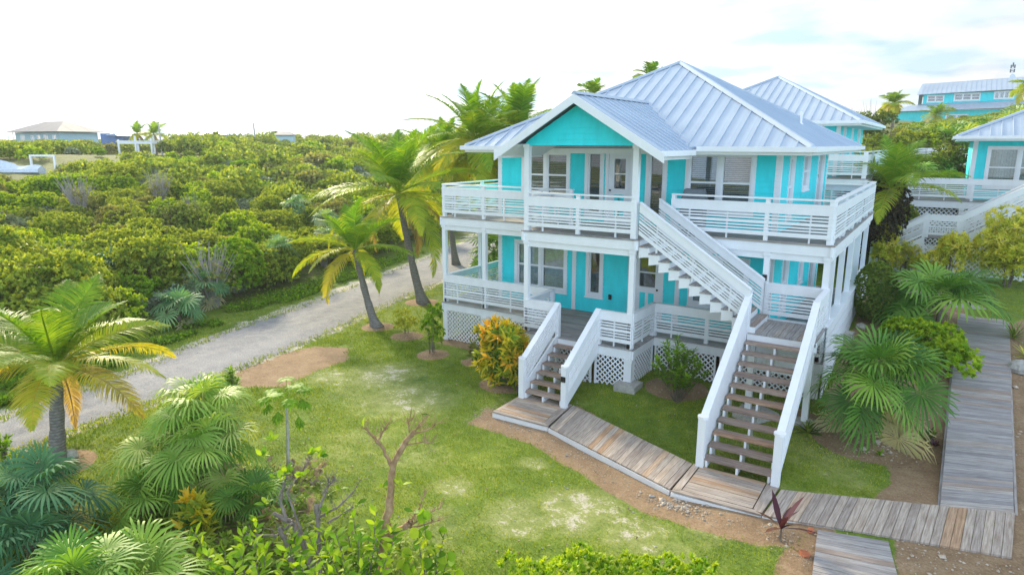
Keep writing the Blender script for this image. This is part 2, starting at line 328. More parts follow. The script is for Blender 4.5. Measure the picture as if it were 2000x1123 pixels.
class LB:
    """numpy leaf builder: quads with tint and material index"""
    def __init__(s): s.V = []; s.Q = []; s.T = []; s.M = []; s.n = 0
    def add(s, V, Q, T, m=0):
        s.V.append(np.asarray(V, 'f').reshape(-1, 3)); s.Q.append(np.asarray(Q, 'i').reshape(-1, 4)+s.n)
        s.T.append(np.broadcast_to(np.asarray(T, 'f'), (s.Q[-1].shape[0],)).copy()); s.M.append(np.full(s.Q[-1].shape[0], m, 'i')); s.n += len(s.V[-1])
    def leaves(s, P, D, Nn, L, W, T, m=0, droop=0.15, fold=0.2):
        P = np.asarray(P, float); n = len(P)
        D = D/np.linalg.norm(D, axis=1, keepdims=True); S = np.cross(D, Nn); S /= (np.linalg.norm(S, axis=1, keepdims=True)+1e-9); U = np.cross(S, D)
        L = np.broadcast_to(L, (n,))[:, None]; W = np.broadcast_to(W, (n,))[:, None]
        a = P+D*L*0.5+S*W*0.5+U*W*fold; b = P+D*L*0.5-S*W*0.5+U*W*fold; t = P+D*L-U*L*droop
        V = np.stack([P, a, t, b], 1).reshape(-1, 3); Q = np.arange(4*n).reshape(n, 4)
        s.add(V, Q, np.broadcast_to(T, (n,)), m)
    def bigleaves(s, P, D, Nn, L, W, T, m=0, droop=0.3, prof=(0.06, 0.8, 1.0, 0.55, 0.02)):
        P = np.asarray(P, float); n = len(P); k = len(prof)
        D = D/np.linalg.norm(D, axis=1, keepdims=True); S = np.cross(D, Nn); S /= (np.linalg.norm(S, axis=1, keepdims=True)+1e-9); U = np.cross(S, D)
        L = np.broadcast_to(L, (n,))[:, None]; W = np.broadcast_to(W, (n,))[:, None]
        rows = []
        for i, w in enumerate(prof):
            t = i/(k-1); c = P+D*L*t-U*L*droop*t*t
            rows.append(c+S*W*w/2+U*W*w*0.12); rows.append(c-S*W*w/2+U*W*w*0.12)
        V = np.stack(rows, 1).reshape(-1, 3)
        q = np.array([[2*i, 2*i+1, 2*i+3, 2*i+2] for i in range(k-1)])
        Q = (np.arange(n)[:, None, None]*2*k+q[None]).reshape(-1, 4)
        s.add(V, Q, np.repeat(np.broadcast_to(T, (n,)), k-1), m)
    def strips(s, C, S, W, T, m=0):
        """C (n,k,3) centre lines, S (n,k,3) or (n,1,3) side unit vectors, W (n,k) widths"""
        n, k, _ = C.shape; S = np.broadcast_to(S, C.shape)
        V = np.stack([C+S*W[..., None]/2, C-S*W[..., None]/2], 2).reshape(-1, 3)
        q = np.array([[2*i, 2*i+1, 2*i+3, 2*i+2] for i in range(k-1)])
        Q = (np.arange(n)[:, None, None]*2*k+q[None]).reshape(-1, 4)
        s.add(V, Q, np.repeat(np.broadcast_to(T, (n,)), k-1), m)
    def tube(s, pts, rads, T=0.5, m=0, n=6):
        mb = MB(); mb.tube(pts, rads, n, cap=False); s.add(mb.v, mb.f, T, m)
    def mesh(s, name):
        V = np.concatenate(s.V); Q = np.concatenate(s.Q); me = bpy.data.meshes.new(name)
        me.vertices.add(len(V)); me.vertices.foreach_set('co', V.ravel())
        me.loops.add(Q.size); me.loops.foreach_set('vertex_index', Q.ravel().astype('i'))
        me.polygons.add(len(Q)); me.polygons.foreach_set('loop_start', np.arange(0, Q.size, 4, dtype='i'))
        me.polygons.foreach_set('material_index', np.concatenate(s.M))
        a = me.attributes.new('tint', 'FLOAT', 'FACE'); a.data.foreach_set('value', np.clip(np.concatenate(s.T), 0, 1))
        me.update(calc_edges=True); return me
    def build(s, name, mats, parent=None):
        return link(name, s.mesh(name), parent, mats)

def vnoise(x, y, seed=0):
    x = np.asarray(x, float); y = np.asarray(y, float)
    xi = np.floor(x).astype(int); yi = np.floor(y).astype(int); xf = x-xi; yf = y-yi
    def h(a, b):
        n = (a*374761393+b*668265263+seed*982451653) & 0x7fffffff
        n = ((n ^ (n >> 13))*1274126177) & 0x7fffffff
        return ((n ^ (n >> 16)) & 0xffff)/65535.0
    u = xf*xf*(3-2*xf); v = yf*yf*(3-2*yf)
    return (h(xi, yi)*(1-u)+h(xi+1, yi)*u)*(1-v)+(h(xi, yi+1)*(1-u)+h(xi+1, yi+1)*u)*v
def fbm(x, y, seed=0, o=4):
    r = 0; a = 0.5
    for i in range(o): r = r+a*vnoise(x*2**i, y*2**i, seed+i); a *= 0.5
    return r/(1-0.5**o)
def sstep(a, b, x): t = np.clip((x-a)/(b-a), 0, 1); return t*t*(3-2*t)
def sd_poly(x, y, poly):
    x = np.asarray(x, float); y = np.asarray(y, float); d = np.full(x.shape, 1e9); inside = np.zeros(x.shape, bool)
    n = len(poly)
    for i in range(n):
        ax, ay = poly[i]; bx, by = poly[(i+1) % n]; ex, ey = bx-ax, by-ay
        t = np.clip(((x-ax)*ex+(y-ay)*ey)/(ex*ex+ey*ey+1e-12), 0, 1)
        d = np.minimum(d, np.hypot(x-ax-ex*t, y-ay-ey*t))
        c = ((ay > y) != (by > y)) & (x < (bx-ax)*(y-ay)/(by-ay+1e-12)+ax); inside ^= c
    return np.where(inside, -d, d)
def sd_path(x, y, pts):
    d = np.full(np.asarray(x, float).shape, 1e9)
    for (ax, ay), (bx, by) in zip(pts[:-1], pts[1:]):
        ex, ey = bx-ax, by-ay; t = np.clip(((x-ax)*ex+(y-ay)*ey)/(ex*ex+ey*ey), 0, 1)
        d = np.minimum(d, np.hypot(x-ax-ex*t, y-ay-ey*t))
    return d

# ---------------------------------------------------------------- terrain
FAR_EDGE = [(-3.6, -16.5), (-4.3, -13.5), (-4.71, -11.46), (-4.96, -9.6), (-5.87, -6.97), (-6.9, -3.9), (-7.6, -0.67), (-8.98, 4.75), (-11.76, 14.33), (-14.5, 22), (-19, 33), (-26, 46)]
NEAR_EDGE = [(-1.6, -16.5), (-2.2, -13.6), (-2.42, -12.0), (-2.47, -10.16), (-2.68, -8.33), (-3.18, -5.79), (-3.82, -1.78), (-4.94, 1.98), (-6.0, 6.92), (-8.4, 14), (-11, 22), (-15.5, 33), (-22.5, 46)]
LAWN_DIRT = [   # bare earth beds, polygons on the ground
    [(-3.0, -6.3), (-1.9, -6.9), (-0.7, -6.1), (-1.1, -4.6), (-1.0, -3.5), (-1.9, -2.6), (-3.1, -3.0), (-3.4, -5.0)],
    [(4.9, -4.2), (5.0, -5.25), (6.9, -5.35), (8.9, -6.2), (10.2, -6.75), (12.2, -6.85), (12.7, -6.5), (13.0, -5.5), (10.4, -5.6), (6.9, -4.4)],
    [(12.6, -6.9), (13.0, -5.5), (13.25, -5.6), (13.5, -7.4), (13.3, -9.5), (12.8, -9.0)],
    [(13.6, -4.8), (15.2, -3.7), (15.2, 8.5), (14.3, 9.0), (13.9, 2.0), (13.75, -1.2), (13.95, -3.2)],
    [(12.3, -0.6), (14.6, -2.1), (14.9, 9.0), (12.2, 9.3)],
    [(15.7, -5.2), (16.9, -5.4), (18.4, -3.0), (18.3, 5.0), (17.2, 8.6), (16.1, 7.0), (15.7, -1.0)],
    [(14.2, -5.0), (16.0, -4.7), (17.5, -5.5), (16.5, -6.6), (15.3, -5.85), (14.5, -6.3), (14.6, -9), (14.2, -8.5)],
    [(6.8, -2.9), (7.5, -3.2), (7.6, -4.1), (6.9, -4.0)],
    [(0.1, -0.45), (3.0, -0.5), (3.0, 0.2), (0.1, 0.2)],
    [(11.1, -0.3), (12.8, -0.9), (12.9, -2.0), (12.0, -1.6), (11.4, -0.9)],
    [(4.4, -12.6), (5.6, -10.9), (4.6, -9.6), (3.2, -9.4), (2.4, -10.6)],
]
RINGS = [(-1.06, -11.76, 0.75, 0.10), (-3.06, -0.03, 0.62, 0.08), (-4.19, 3.85, 0.75, 0.08), (0.78, -1.46, 0.55, 0.07), (-1.32, -0.35, 0.6, 0.10), (2.36, -1.36, 0.42, 0.05),
         (4.3, -2.5, 0.75, 0.10), (8.75, -0.85, 0.85, 0.16), (13.3, -1.3, 1.1, 0.14), (12.45, -6.2, 0.35, 0.06), (14.4, 7.2, 0.9, 0.1)]
BARE = [(0.9, -3.9, 1.8, 0.8), (2.7, -4.9, 2.0, 0.72), (1.0, -5.3, 1.0, 0.42), (-0.3, -4.8, 1.2, 0.7), (-0.6, -2.7, 0.8, 0.3), (9.2, -7.3, 1.3, 0.78), (8.3, -8.2, 1.1, 0.74), (10.4, -7.6, 1.1, 0.66), (6.6, -7.9, 0.6, 0.6), (11.4, -7.0, 0.5, 0.55),
        (7.4, -6.2, 0.5, 0.6), (12.6, -2.6, 1.5, 0.42), (11.2, -8.0, 0.8, 0.55), (5.2, -7.2, 1.2, 0.35), (4.0, -7.6, 2.0, 0.32), (7.3, -9.2, 1.0, 0.5), (3.2, -8.8, 0.7, 0.4), (13.2, -3.4, 0.8, 0.45)]
def s_road(x, y): return (x+4.7)*(-0.964)+(y+11.5)*(-0.265)
_HBY = [-60, -2, 8, 15, 20, 30, 50, 75, 120, 400]; _HBZ = [-1.25, -1.25, 0.05, 0.1, 1.0, 3.6, 5.8, 7.8, 8.3, 8.3]
def height(x, y):
    x = np.asarray(x, float); y = np.asarray(y, float)
    s = np.maximum(s_road(x, y)-2.5, 0)
    left = 5.5*(1-np.exp(-s*0.036))+0.02*np.maximum(y-15, 0)*sstep(0, 20, s)+0.5*(fbm(x*0.06, y*0.06, 3)-0.5)*sstep(3, 25, s)*4
    far = np.hypot(x-14, y+17); left = left*(1-0.5*sstep(130, 400, far))
    hb = np.interp(y, _HBY, _HBZ)+1.35
    w = sstep(-8-np.maximum(y-15, 0)*1.0, 11.5-np.maximum(y-14, 0)*0.6, x)
    # only the garden right of the house follows the slope close by
    w = np.where(y < 14, sstep(9.5, 12.8, x), w)*1.0
    w14 = sstep(9.5, 12.8, x); wf = sstep(-8-np.maximum(y-15, 0)*1.0, 11.5-np.maximum(y-14, 0)*0.6, x); k = sstep(10, 18, y)
    w = w14*(1-k)+wf*k
    h = -1.35+np.maximum(left, hb*w)
    h = h+0.28*np.exp(-((x-8.3)/3.2)**2)*sstep(-4.2, -0.8, y)*(1-sstep(11, 13, x))
    h = h+(fbm(x*0.5, y*0.5, 9)-0.5)*0.10*sstep(0, 3, np.abs(x-12)+np.abs(y+3)*0.3)
    for cx_, cy_, r, a in RINGS:
        d = np.hypot(x-cx_, y-cy_); h = h+a*(1-sstep(0, r*0.95, d))-0.03*np.exp(-((d-r)/0.09)**2)
    return h
def H(x, y): return float(height(x, y))
def ground_at(px, py):
    """where a ray through a surveyed image point meets the ground"""
    d = ray(px, py); t = 1.0
    for i in range(4000):
        p = CAM+d*t
        if p[2] <= H(p[0], p[1]): break
        t += 0.05
    return CAM+d*(t-0.02)

def gridaxis(a, b, fine0, fine1, step, grow=1.12):
    v = list(np.arange(fine0, fine1+1e-6, step)); s = step
    while v[-1] < b: s *= grow; v.append(v[-1]+s)
    s = step; w = []
    x = fine0
    while x > a: s *= grow; x -= s; w.append(x)
    return np.array(w[::-1]+v)
xs = gridaxis(-330, 330, -8, 18, 0.11); ys = gridaxis(-60, 420, -14.5, 9, 0.11)
GX, GY = np.meshgrid(xs, ys); GZ = height(GX, GY)
nx, ny = len(xs), len(ys)
V = np.stack([GX, GY, GZ], -1).reshape(-1, 3)
ii = (np.arange(ny-1)[:, None]*nx+np.arange(nx-1)[None]).ravel(); Q = np.stack([ii, ii+1, ii+nx+1, ii+nx], 1)
me = bpy.data.meshes.new('ground'); me.vertices.add(len(V)); me.vertices.foreach_set('co', V.astype('f').ravel())
me.loops.add(Q.size); me.loops.foreach_set('vertex_index', Q.ravel().astype('i')); me.polygons.add(len(Q)); me.polygons.foreach_set('loop_start', np.arange(0, Q.size, 4, dtype='i')); me.update(calc_edges=True); me.shade_smooth()
wob = (fbm(GX*1.4, GY*1.4, 21)-0.5)*0.5
dirt = 1-sstep(-0.1, 0.1, sd_poly(GX, GY, [(0.2, 0.25), (4.3, 0.25), (4.4, -1.4), (7.6, -1.4), (7.7, 0.25), (12, 0.25), (12, 10), (0.2, 10)]))
for poly in LAWN_DIRT: dirt = np.maximum(dirt, 1-sstep(-0.22, 0.22, sd_poly(GX, GY, poly)+wob*0.4))
for cx_, cy_, r, a in RINGS: dirt = np.maximum(dirt, 1-sstep(-0.12, 0.10, np.hypot(GX-cx_, GY-cy_)-r+wob*0.15))
bare = np.zeros(GX.shape)
for cx_, cy_, r, a in BARE: bare = np.maximum(bare, a*(1-sstep(0.2*r, r*1.1, np.hypot(GX-cx_, GY-cy_)+wob*1.2)))
bare = np.maximum(bare, 0.25*fbm(GX*0.35, GY*0.35, 31))
dn = sd_path(GX, GY, NEAR_EDGE); df = sd_path(GX, GY, FAR_EDGE)
sand = np.maximum(0.62*(1-sstep(0.0, 0.55, np.abs(dn))), 0.85*(1-sstep(0.1, 1.0, np.abs(df)+wob*1.6)))
scr = sstep(2.2, 3.4, s_road(GX, GY)+wob*1.5); scr = np.maximum(scr, sstep(17, 22, GY))
for nm, arr in (('dirt', dirt), ('bare', bare), ('sand', sand), ('scrubsoil', scr)):
    a = me.attributes.new(nm, 'FLOAT', 'POINT'); a.data.foreach_set('value', arr.astype('f').ravel())
tag(link('ground', me, None, [GROUND]), kind='structure')

# gravel road: a sheet just above the ground with a ragged edge
def resample(pts, n):
    p = np.array(pts, float); d = np.r_[0, np.cumsum(np.hypot(*np.diff(p, axis=0).T))]; t = np.linspace(0, d[-1], n)
    q = np.stack([np.interp(t, d, p[:, 0]), np.interp(t, d, p[:, 1])], 1)
    for _ in range(12): q[1:-1] = (q[:-2]+q[2:]+q[1:-1]*2)/4
    return q
nr = 900; E0 = resample(FAR_EDGE, nr); E1 = resample(NEAR_EDGE, nr); k = 14
V = []
for i in range(nr):
    j0 = (vnoise(i*0.17, 1.0, 4)-0.5)*0.45+(vnoise(i*0.8, 1.0, 6)-0.5)*0.22; j1 = (vnoise(i*0.17, 8.0, 5)-0.5)*0.45+(vnoise(i*0.8, 3.0, 6)-0.5)*0.22
    a = E0[i]; b = E1[i]; u = (b-a)/np.linalg.norm(b-a); a = a+u*j0; b = b+u*j1
    for j in range(k+1):
        p = a+(b-a)*j/k; V.append((p[0], p[1], H(p[0], p[1])+0.015+0.03*math.sin(math.pi*j/k)+0.012*math.sin(j*1.3)))
Q = [(i*(k+1)+j, i*(k+1)+j+1, (i+1)*(k+1)+j+1, (i+1)*(k+1)+j) for i in range(nr-1) for j in range(k)]
me = bpy.data.meshes.new('road'); me.from_pydata(V, [], Q); me.update(); me.shade_smooth()
tag(link('road', me, None, [ROAD]), kind='structure')

# ---------------------------------------------------------------- building kit
def FX(x, y, z): return ((x, y, z), (1, 0, 0), (0, -1, 0))       # wall facing -y, u runs +x
def FR(x, y, z): return ((x, y, z), (0, 1, 0), (1, 0, 0))        # wall facing +x, u runs +y
def FL(x, y, z): return ((x, y, z), (0, 1, 0), (-1, 0, 0))       # wall facing -x
def FB(x, y, z): return ((x, y, z), (1, 0, 0), (0, 1, 0))
def siding(F, L, Hh, holes, course=0.155, thick=0.14):
    mb = MB(); v = 0.0
    while v < Hh-1e-4:
        v1 = min(v+course, Hh); spans = [(0.0, L)]
        cuts = sorted({v, v1} | {h for ho in holes for h in ho[2:4] if v < h < v1})
        for a, b in zip(cuts[:-1], cuts[1:]):
            sp = [(0.0, L)]
            for u0, u1, h0, h1 in holes:
                if h0 < (a+b)/2 < h1:
                    n = []
                    for p, q in sp:
                        if u1 <= p or u0 >= q: n.append((p, q)); continue
                        if p < u0: n.append((p, u0))
                        if u1 < q: n.append((u1, q))
                    sp = n
            fa = (a-v)/course; fb = (b-v)/course
            for p, q in sp: mb.fbox(F, p, q, a, b, -thick, 0.034*(1-fa)+0.002, -thick, 0.034*(1-fb)+0.002)
        v = v1
    return mb
def frame_of(F, u0, u1, v0, v1, w=0.11, proud=0.045, sill=True):
    mb = MB()
    mb.fbox(F, u0-w, u0, v0-w*0.9, v1+w, -0.05, proud); mb.fbox(F, u1, u1+w, v0-w*0.9, v1+w, -0.05, proud)
    mb.fbox(F, u0, u1, v1, v1+w, -0.05, proud-0.002); mb.fbox(F, u0, u1, v0-w*0.9, v0, -0.05, proud-0.002)
    if sill: mb.fbox(F, u0-w-0.02, u1+w+0.02, v0-w*0.9-0.035, v0-w*0.9, -0.04, proud+0.03)
    return mb
def window(root, F, u0, u1, v0, v1, lights=2, hung=True, blind='slats', bmat=None, drop=1.0, w=0.11, bw=0.72):
    """cased window with its sashes; returns holes to cut"""
    fr = frame_of(F, u0, u1, v0, v1, w); n = lights; gap = 0.11; wd = (u1-u0-gap*(n-1))/n; spans = []
    for i in range(n):
        a = u0+i*(wd+gap); b = a+wd; spans.append((a, b))
        if i: fr.fbox(F, a-gap, a, v0, v1, -0.05, 0.03)
        t = 0.045; d0, d1 = -0.06, 0.008
        fr.fbox(F, a, a+t, v0, v1, d0, d1); fr.fbox(F, b-t, b, v0, v1, d0, d1); fr.fbox(F, a+t, b-t, v0, v0+t*1.2, d0, d1-0.002); fr.fbox(F, a+t, b-t, v1-t, v1, d0, d1-0.002)
        if hung: m = (v0+v1)/2; fr.fbox(F, a+t, b-t, m-0.028, m+0.028, d0, d1-0.003)
    f = fr.build('window', WHITE, root)
    p = MB()
    for a, b in spans: p.fbox(F, a+0.03, b-0.03, v0+0.03, v1-0.03, -0.045, -0.037)
    p.build('pane', GLASS, f)
    if blind:
        bl = MB()
        for a, b in spans:
            if blind == 'slats':
                z = v1-0.05; z_end = v0+(v1-v0)*(1-drop)
                while z > z_end+0.03:
                    bl.fbox(F, a+0.05, b-0.05, z-0.040*bw, z-0.000, -0.085, -0.081, -0.115, -0.111); z -= 0.055
            else:
                for kx in range(int((b-a)/0.10)):
                    q = a+0.03+kx*0.10; bl.fbox(F, q, q+0.095, v0+(v1-v0)*(1-drop)+0.02, v1-0.05, -0.11-0.02*(kx % 2), -0.10-0.02*(kx % 2))
        bl.build('curtain' if blind != 'slats' else 'blind', bmat or (BLIND if blind == 'slats' else CURT), f)
    return (u0-0.02, u1+0.02, v0-0.02, v1+0.02)
def door(root, F, u0, v0=0.03, wd=0.9, ht=2.05, hinge=1, screen=False):
    w = 0.10; fr = frame_of(F, u0, u0+wd, v0, v0+ht, w, sill=False)
    d = MB(); t0, t1 = -0.09, -0.01; g0, g1 = v0+1.0, v0+1.9; a, b = u0+0.17, u0+wd-0.17
    d.fbox(F, u0, a, v0, v0+ht, t0, t1); d.fbox(F, b, u0+wd, v0, v0+ht, t0, t1)
    d.fbox(F, a, b, v0, g0, t0, t1-0.001); d.fbox(F, a, b, g1, v0+ht, t0, t1-0.001); d.fbox(F, a-0.02, b+0.02, (g0+g1)/2-0.02, (g0+g1)/2+0.02, t0+0.02, t1+0.008)
    for s in ((a-0.03, a), (b, b+0.03)): d.fbox(F, s[0], s[1], g0-0.03, g1+0.03, t1, t1+0.012)
    d.fbox(F, a, b, g0-0.03, g0, t1, t1+0.012); d.fbox(F, a, b, g1, g1+0.03, t1, t1+0.012)
    do = d.build('door', WHITE, root); fr.build('door_frame', WHITE, do)
    p = MB(); p.fbox(F, a, b, g0, g1, -0.06, -0.052); p.build('pane', GLASS, do)
    q = MB()
    for c0, c1 in ((u0+0.20, u0+0.38), (u0+wd-0.38, u0+wd-0.20)): q.fbox(F, c0, c1, v0+0.18, v0+0.82, t1, t1+0.006)
    q.build('door_panel', TEAL, do)
    hx = u0+0.08 if hinge > 0 else u0+wd-0.08
    o, U, Nn = F; c = [o[i]+U[i]*hx+Nn[i]*0.0 for i in range(3)]; c[2] += v0+0.95
    h = MB(); h.tube([c, [c[i]+Nn[i]*0.05 for i in range(3)]], [0.012, 0.012], 6); h.tube([[c[i]+Nn[i]*0.05 for i in range(3)], [c[i]+Nn[i]*0.065 for i in range(3)], [c[i]+Nn[i]*0.09 for i in range(3)]], [0.02, 0.034, 0.015], 8); h.build('knob', BRASS, do)
    return (u0-0.02, u0+wd+0.02, v0-0.03, v0+ht+0.02)
RLOW = [(.13, .235), (.273, .312), (.350, .389), (.427, .50), (.538, .577), (.615, .654), (.692, .91)]
def railing(root, p0, p1, upper=False, posts=(), pick=True, name='railing', side=1, endpost=(True, True), wide=0.0, mbin=None, cap=True):
    """p0,p1 at deck level (slopes if z differs). boards face `side` (+1 = right hand of p0->p1)"""
    p0 = np.array(p0, float); p1 = np.array(p1, float); mb = mbin or MB(); L = np.linalg.norm((p1-p0)[:2]); d = (p1-p0)/L
    sl = abs(p1[2]-p0[2]) > 0.2
    Z = np.array([0, 0, 1.0]); sd_ = np.cross(d*np.array([1, 1, 0]), Z); sd_ /= np.linalg.norm(sd_)
    for a, b in RLOW: mb.beam(p0+Z*a+sd_*side*0.052, p1+Z*a+sd_*side*0.052, 0.022, b-a, tint=0.5, cut=True)
    top = 0.91
    if cap: mb.beam(p0+Z*top, p1+Z*top, 0.155 if sl else 0.14, 0.04, tint=0.5, cut=True)
    if upper: mb.beam(p0+Z*(top+0.13), p1+Z*(top+0.13), 0.13, 0.04, tint=0.5, cut=True)
    ts = list(posts)
    if endpost[0]: ts.append(0.055/L)
    if endpost[1]: ts.append(1-0.055/L)
    for t in ts:
        c = p0+(p1-p0)*t; s = 0.05; top_ = (1.04 if upper else 0.91)
        mb.box(c[0]-s, c[0]+s, c[1]-s, c[1]+s, c[2]-0.0, c[2]+top_)
        # boards wrap the face of a post
    if pick:   # slim pickets between the posts hold the slats
        m = max(1, int(L/0.9))
        for i in range(m):
            t = (i+0.5)/m
            if any(abs(t-q)*L < 0.25 for q in ts): continue
            c = p0+(p1-p0)*t-sd_*side*0.0; mb.box(c[0]-0.02, c[0]+0.02, c[1]-0.02, c[1]+0.02, c[2]+0.0, c[2]+0.70)
    if mbin: return None
    return mb.build(name, WHITE, root)
def lattice(root, F, u0, u1, v0f, v1, pitch=0.105, wd=0.036, frame=True, v1f=None, parent_mb=None, bars=(), base=None):
    """diagonal lattice; bottom may follow v0f(u), top v1f(u)"""
    v0 = (lambda u: v0f) if not callable(v0f) else v0f
    vt = (lambda u: v1) if v1f is None else v1f
    mb = MB(); o, U, Nn = F
    P = lambda u, v, d: np.array([o[0]+U[0]*u+Nn[0]*d, o[1]+U[1]*u+Nn[1]*d, o[2]+v])
    lo = min(v0(u0), v0(u1)); hi = max(vt(u0), vt(u1)); L = u1-u0; hh = hi-lo; D = pitch*1.414
    for sgn in (1, -1):
        k = int((L+hh)/D)+2
        for i in range(-2, k+2):
            # param: u = a + t, v = lo + t (sgn 1) or v = hi - t
            a = u0-hh+i*D
            ts = np.linspace(0, hh, 41); us = a+ts; vs = lo+ts if sgn > 0 else hi-ts
            ok = (us >= u0) & (us <= u1) & (vs >= np.array([v0(u) for u in us])) & (vs <= np.array([vt(u) for u in us]))
            if ok.sum() < 2: continue
            j = np.where(ok)[0]; ta, tb = ts[j[0]], ts[j[-1]]
            if j[0] > 0: ta -= 0.4*hh/40
            if j[-1] < 40: tb += 0.4*hh/40
            ua, ub = a+ta, a+tb; va, vb = (lo+ta, lo+tb) if sgn > 0 else (hi-ta, hi-tb)
            dd = 0.004 if sgn > 0 else -0.006; w = wd*0.7071/1.0
            n = w/2
            A = [P(ua-n, va+n*sgn, dd), P(ua+n, va-n*sgn, dd), P(ub+n, vb-n*sgn, dd), P(ub-n, vb+n*sgn, dd)]
            B = [P(ua-n, va+n*sgn, dd-0.009), P(ua+n, va-n*sgn, dd-0.009), P(ub+n, vb-n*sgn, dd-0.009), P(ub-n, vb+n*sgn, dd-0.009)]
            mb.add(A+B, [(0, 1, 2, 3), (7, 6, 5, 4), (0, 4, 5, 1), (1, 5, 6, 2), (2, 6, 7, 3), (3, 7, 4, 0)])
    if frame:
        for b0, b1 in [(u0, u0+0.05), (u1-0.05, u1)]+[(b-0.06, b+0.06) for b in bars]:
            m = (b0+b1)/2; mb.fbox(F, b0, b1, v0(m), vt(m), -0.03, 0.018)
    return mb.build('lattice_panel', WHITE, root)
def planks(p00, p10, p11, p01, n, z, mat, name, root=None, thick=0.035, gap=0.008, z1=None, mb=None):
    """n boards filling the quad; boards run p00->p10, stacked towards p01. z level, z1 level at the far side"""
    mb_ = mb or MB(); p00, p10, p11, p01 = [np.array(p, float) for p in (p00, p10, p11, p01)]; z1 = z if z1 is None else z1
    for i in range(n):
        a, b = i/n, (i+1)/n; W = np.linalg.norm(p01-p00)
        A = p00+(p01-p00)*a; B = p10+(p11-p10)*a; Cc = p10+(p11-p10)*b; Dd = p00+(p01-p00)*b
        ua = (Dd-A)/(np.linalg.norm(Dd-A)+1e-9)*gap/2; ub = (Cc-B)/(np.linalg.norm(Cc-B)+1e-9)*gap/2
        q = [A+ua, B+ub, Cc-ub, Dd-ua]; zz = [z+(z1-z)*a, z+(z1-z)*a, z+(z1-z)*b, z+(z1-z)*b]; j = rng.normal(0, 0.0016)
        t = float(rng.random()); r = rng.random()*20; L = np.linalg.norm(B-A)
        vs = [(*q[k], zz[k]-thick+j) for k in range(4)]+[(*q[k], zz[k]+j) for k in range(4)]
        gr = [(r, 0, t), (r+L, 0, t), (r+L, .14, t), (r, .14, t)]*2
        mb_.add(vs, MB.BF, gr, t)
    if mb: return None
    return mb_.build(name, mat, root)
def metal_plane(mb, corners, ridge_dir_len=None, pitch=0.40, rib=0.032, thick=0.05):
    """roof facet: corners = polygon (3D, counter-clockwise seen from above); ribs run up the slope"""
    c = [np.array(p, float) for p in corners]; nrm = np.cross(c[1]-c[0], c[2]-c[0]); nrm /= np.linalg.norm(nrm)
    if nrm[2] < 0: nrm = -nrm
    n = len(c); mb.add(c+[p-nrm*thick for p in c], [tuple(range(n)), tuple(range(2*n-1, n-1, -1))]+[(i, i+n, (i+1) % n+n, (i+1) % n) for i in range(n)])
    e = c[1]-c[0]; L = np.linalg.norm(e); e /= L; up = np.cross(nrm, e)
    if up[2] < 0: up = -up
    pr = [((p-c[0]) @ e, (p-c[0]) @ up) for p in c]
    lo = min(a for a, b in pr); hi = max(a for a, b in pr); k = int((hi-lo)/pitch)
    for i in range(1, k+1):
        u = lo+(i-0.0)*(hi-lo)/(k+1); vs = []
        for j in range(n):
            (a0, b0), (a1, b1) = pr[j], pr[(j+1) % n]
            if (a0-u)*(a1-u) < 0: vs.append(b0+(b1-b0)*(u-a0)/(a1-a0))
        if len(vs) < 2: continue
        v0, v1 = min(vs), max(vs)
        if v1-v0 < 0.15: continue
        A = c[0]+e*u+up*v0; B = c[0]+e*u+up*(v1-0.02)
        s = e*0.016; s2 = e*0.011; h = nrm*rib
        mb.add([A-s, A+s, A+s2+h, A-s2+h, B-s, B+s, B+s2+h, B-s2+h], [(0, 1, 2, 3), (1, 5, 6, 2), (3, 2, 6, 7), (0, 3, 7, 4), (4, 7, 6, 5)])
        # two shallow ridges between the standing seams
        w = (hi-lo)/(k+1)
        for fr in (0.33, 0.66):
            uu = u+w*fr; vv = []
            for j in range(n):
                (a0, b0), (a1, b1) = pr[j], pr[(j+1) % n]
                if (a0-uu)*(a1-uu) < 0: vv.append(b0+(b1-b0)*(uu-a0)/(a1-a0))
            if len(vv) < 2 or max(vv)-min(vv) < 0.2: continue
            A = c[0]+e*uu+up*min(vv); B = c[0]+e*uu+up*(max(vv)-0.02); s = e*0.02; h = nrm*0.003
            mb.add([A-s, A+h, A+s, B-s, B+h, B+s], [(0, 1, 4, 3), (1, 2, 5, 4)])
def ridge_cap(mb, a, b, w=0.11, h=0.05):
    a = np.array(a, float); b = np.array(b, float); d = b-a; d /= np.linalg.norm(d); s = np.cross(d, (0, 0, 1)); s /= np.linalg.norm(s); z = np.array([0, 0, 1.0])
    o = z*0.012
    mb.add([a-s*w-z*0.03+o, a-s*w*0.3+z*h+o, a+s*w*0.3+z*h+o, a+s*w-z*0.03+o, b-s*w-z*0.03+o, b-s*w*0.3+z*h+o, b+s*w*0.3+z*h+o, b+s*w-z*0.03+o],
           [(0, 1, 5, 4), (1, 2, 6, 5), (2, 3, 7, 6), (0, 3, 2, 1), (4, 5, 6, 7)])
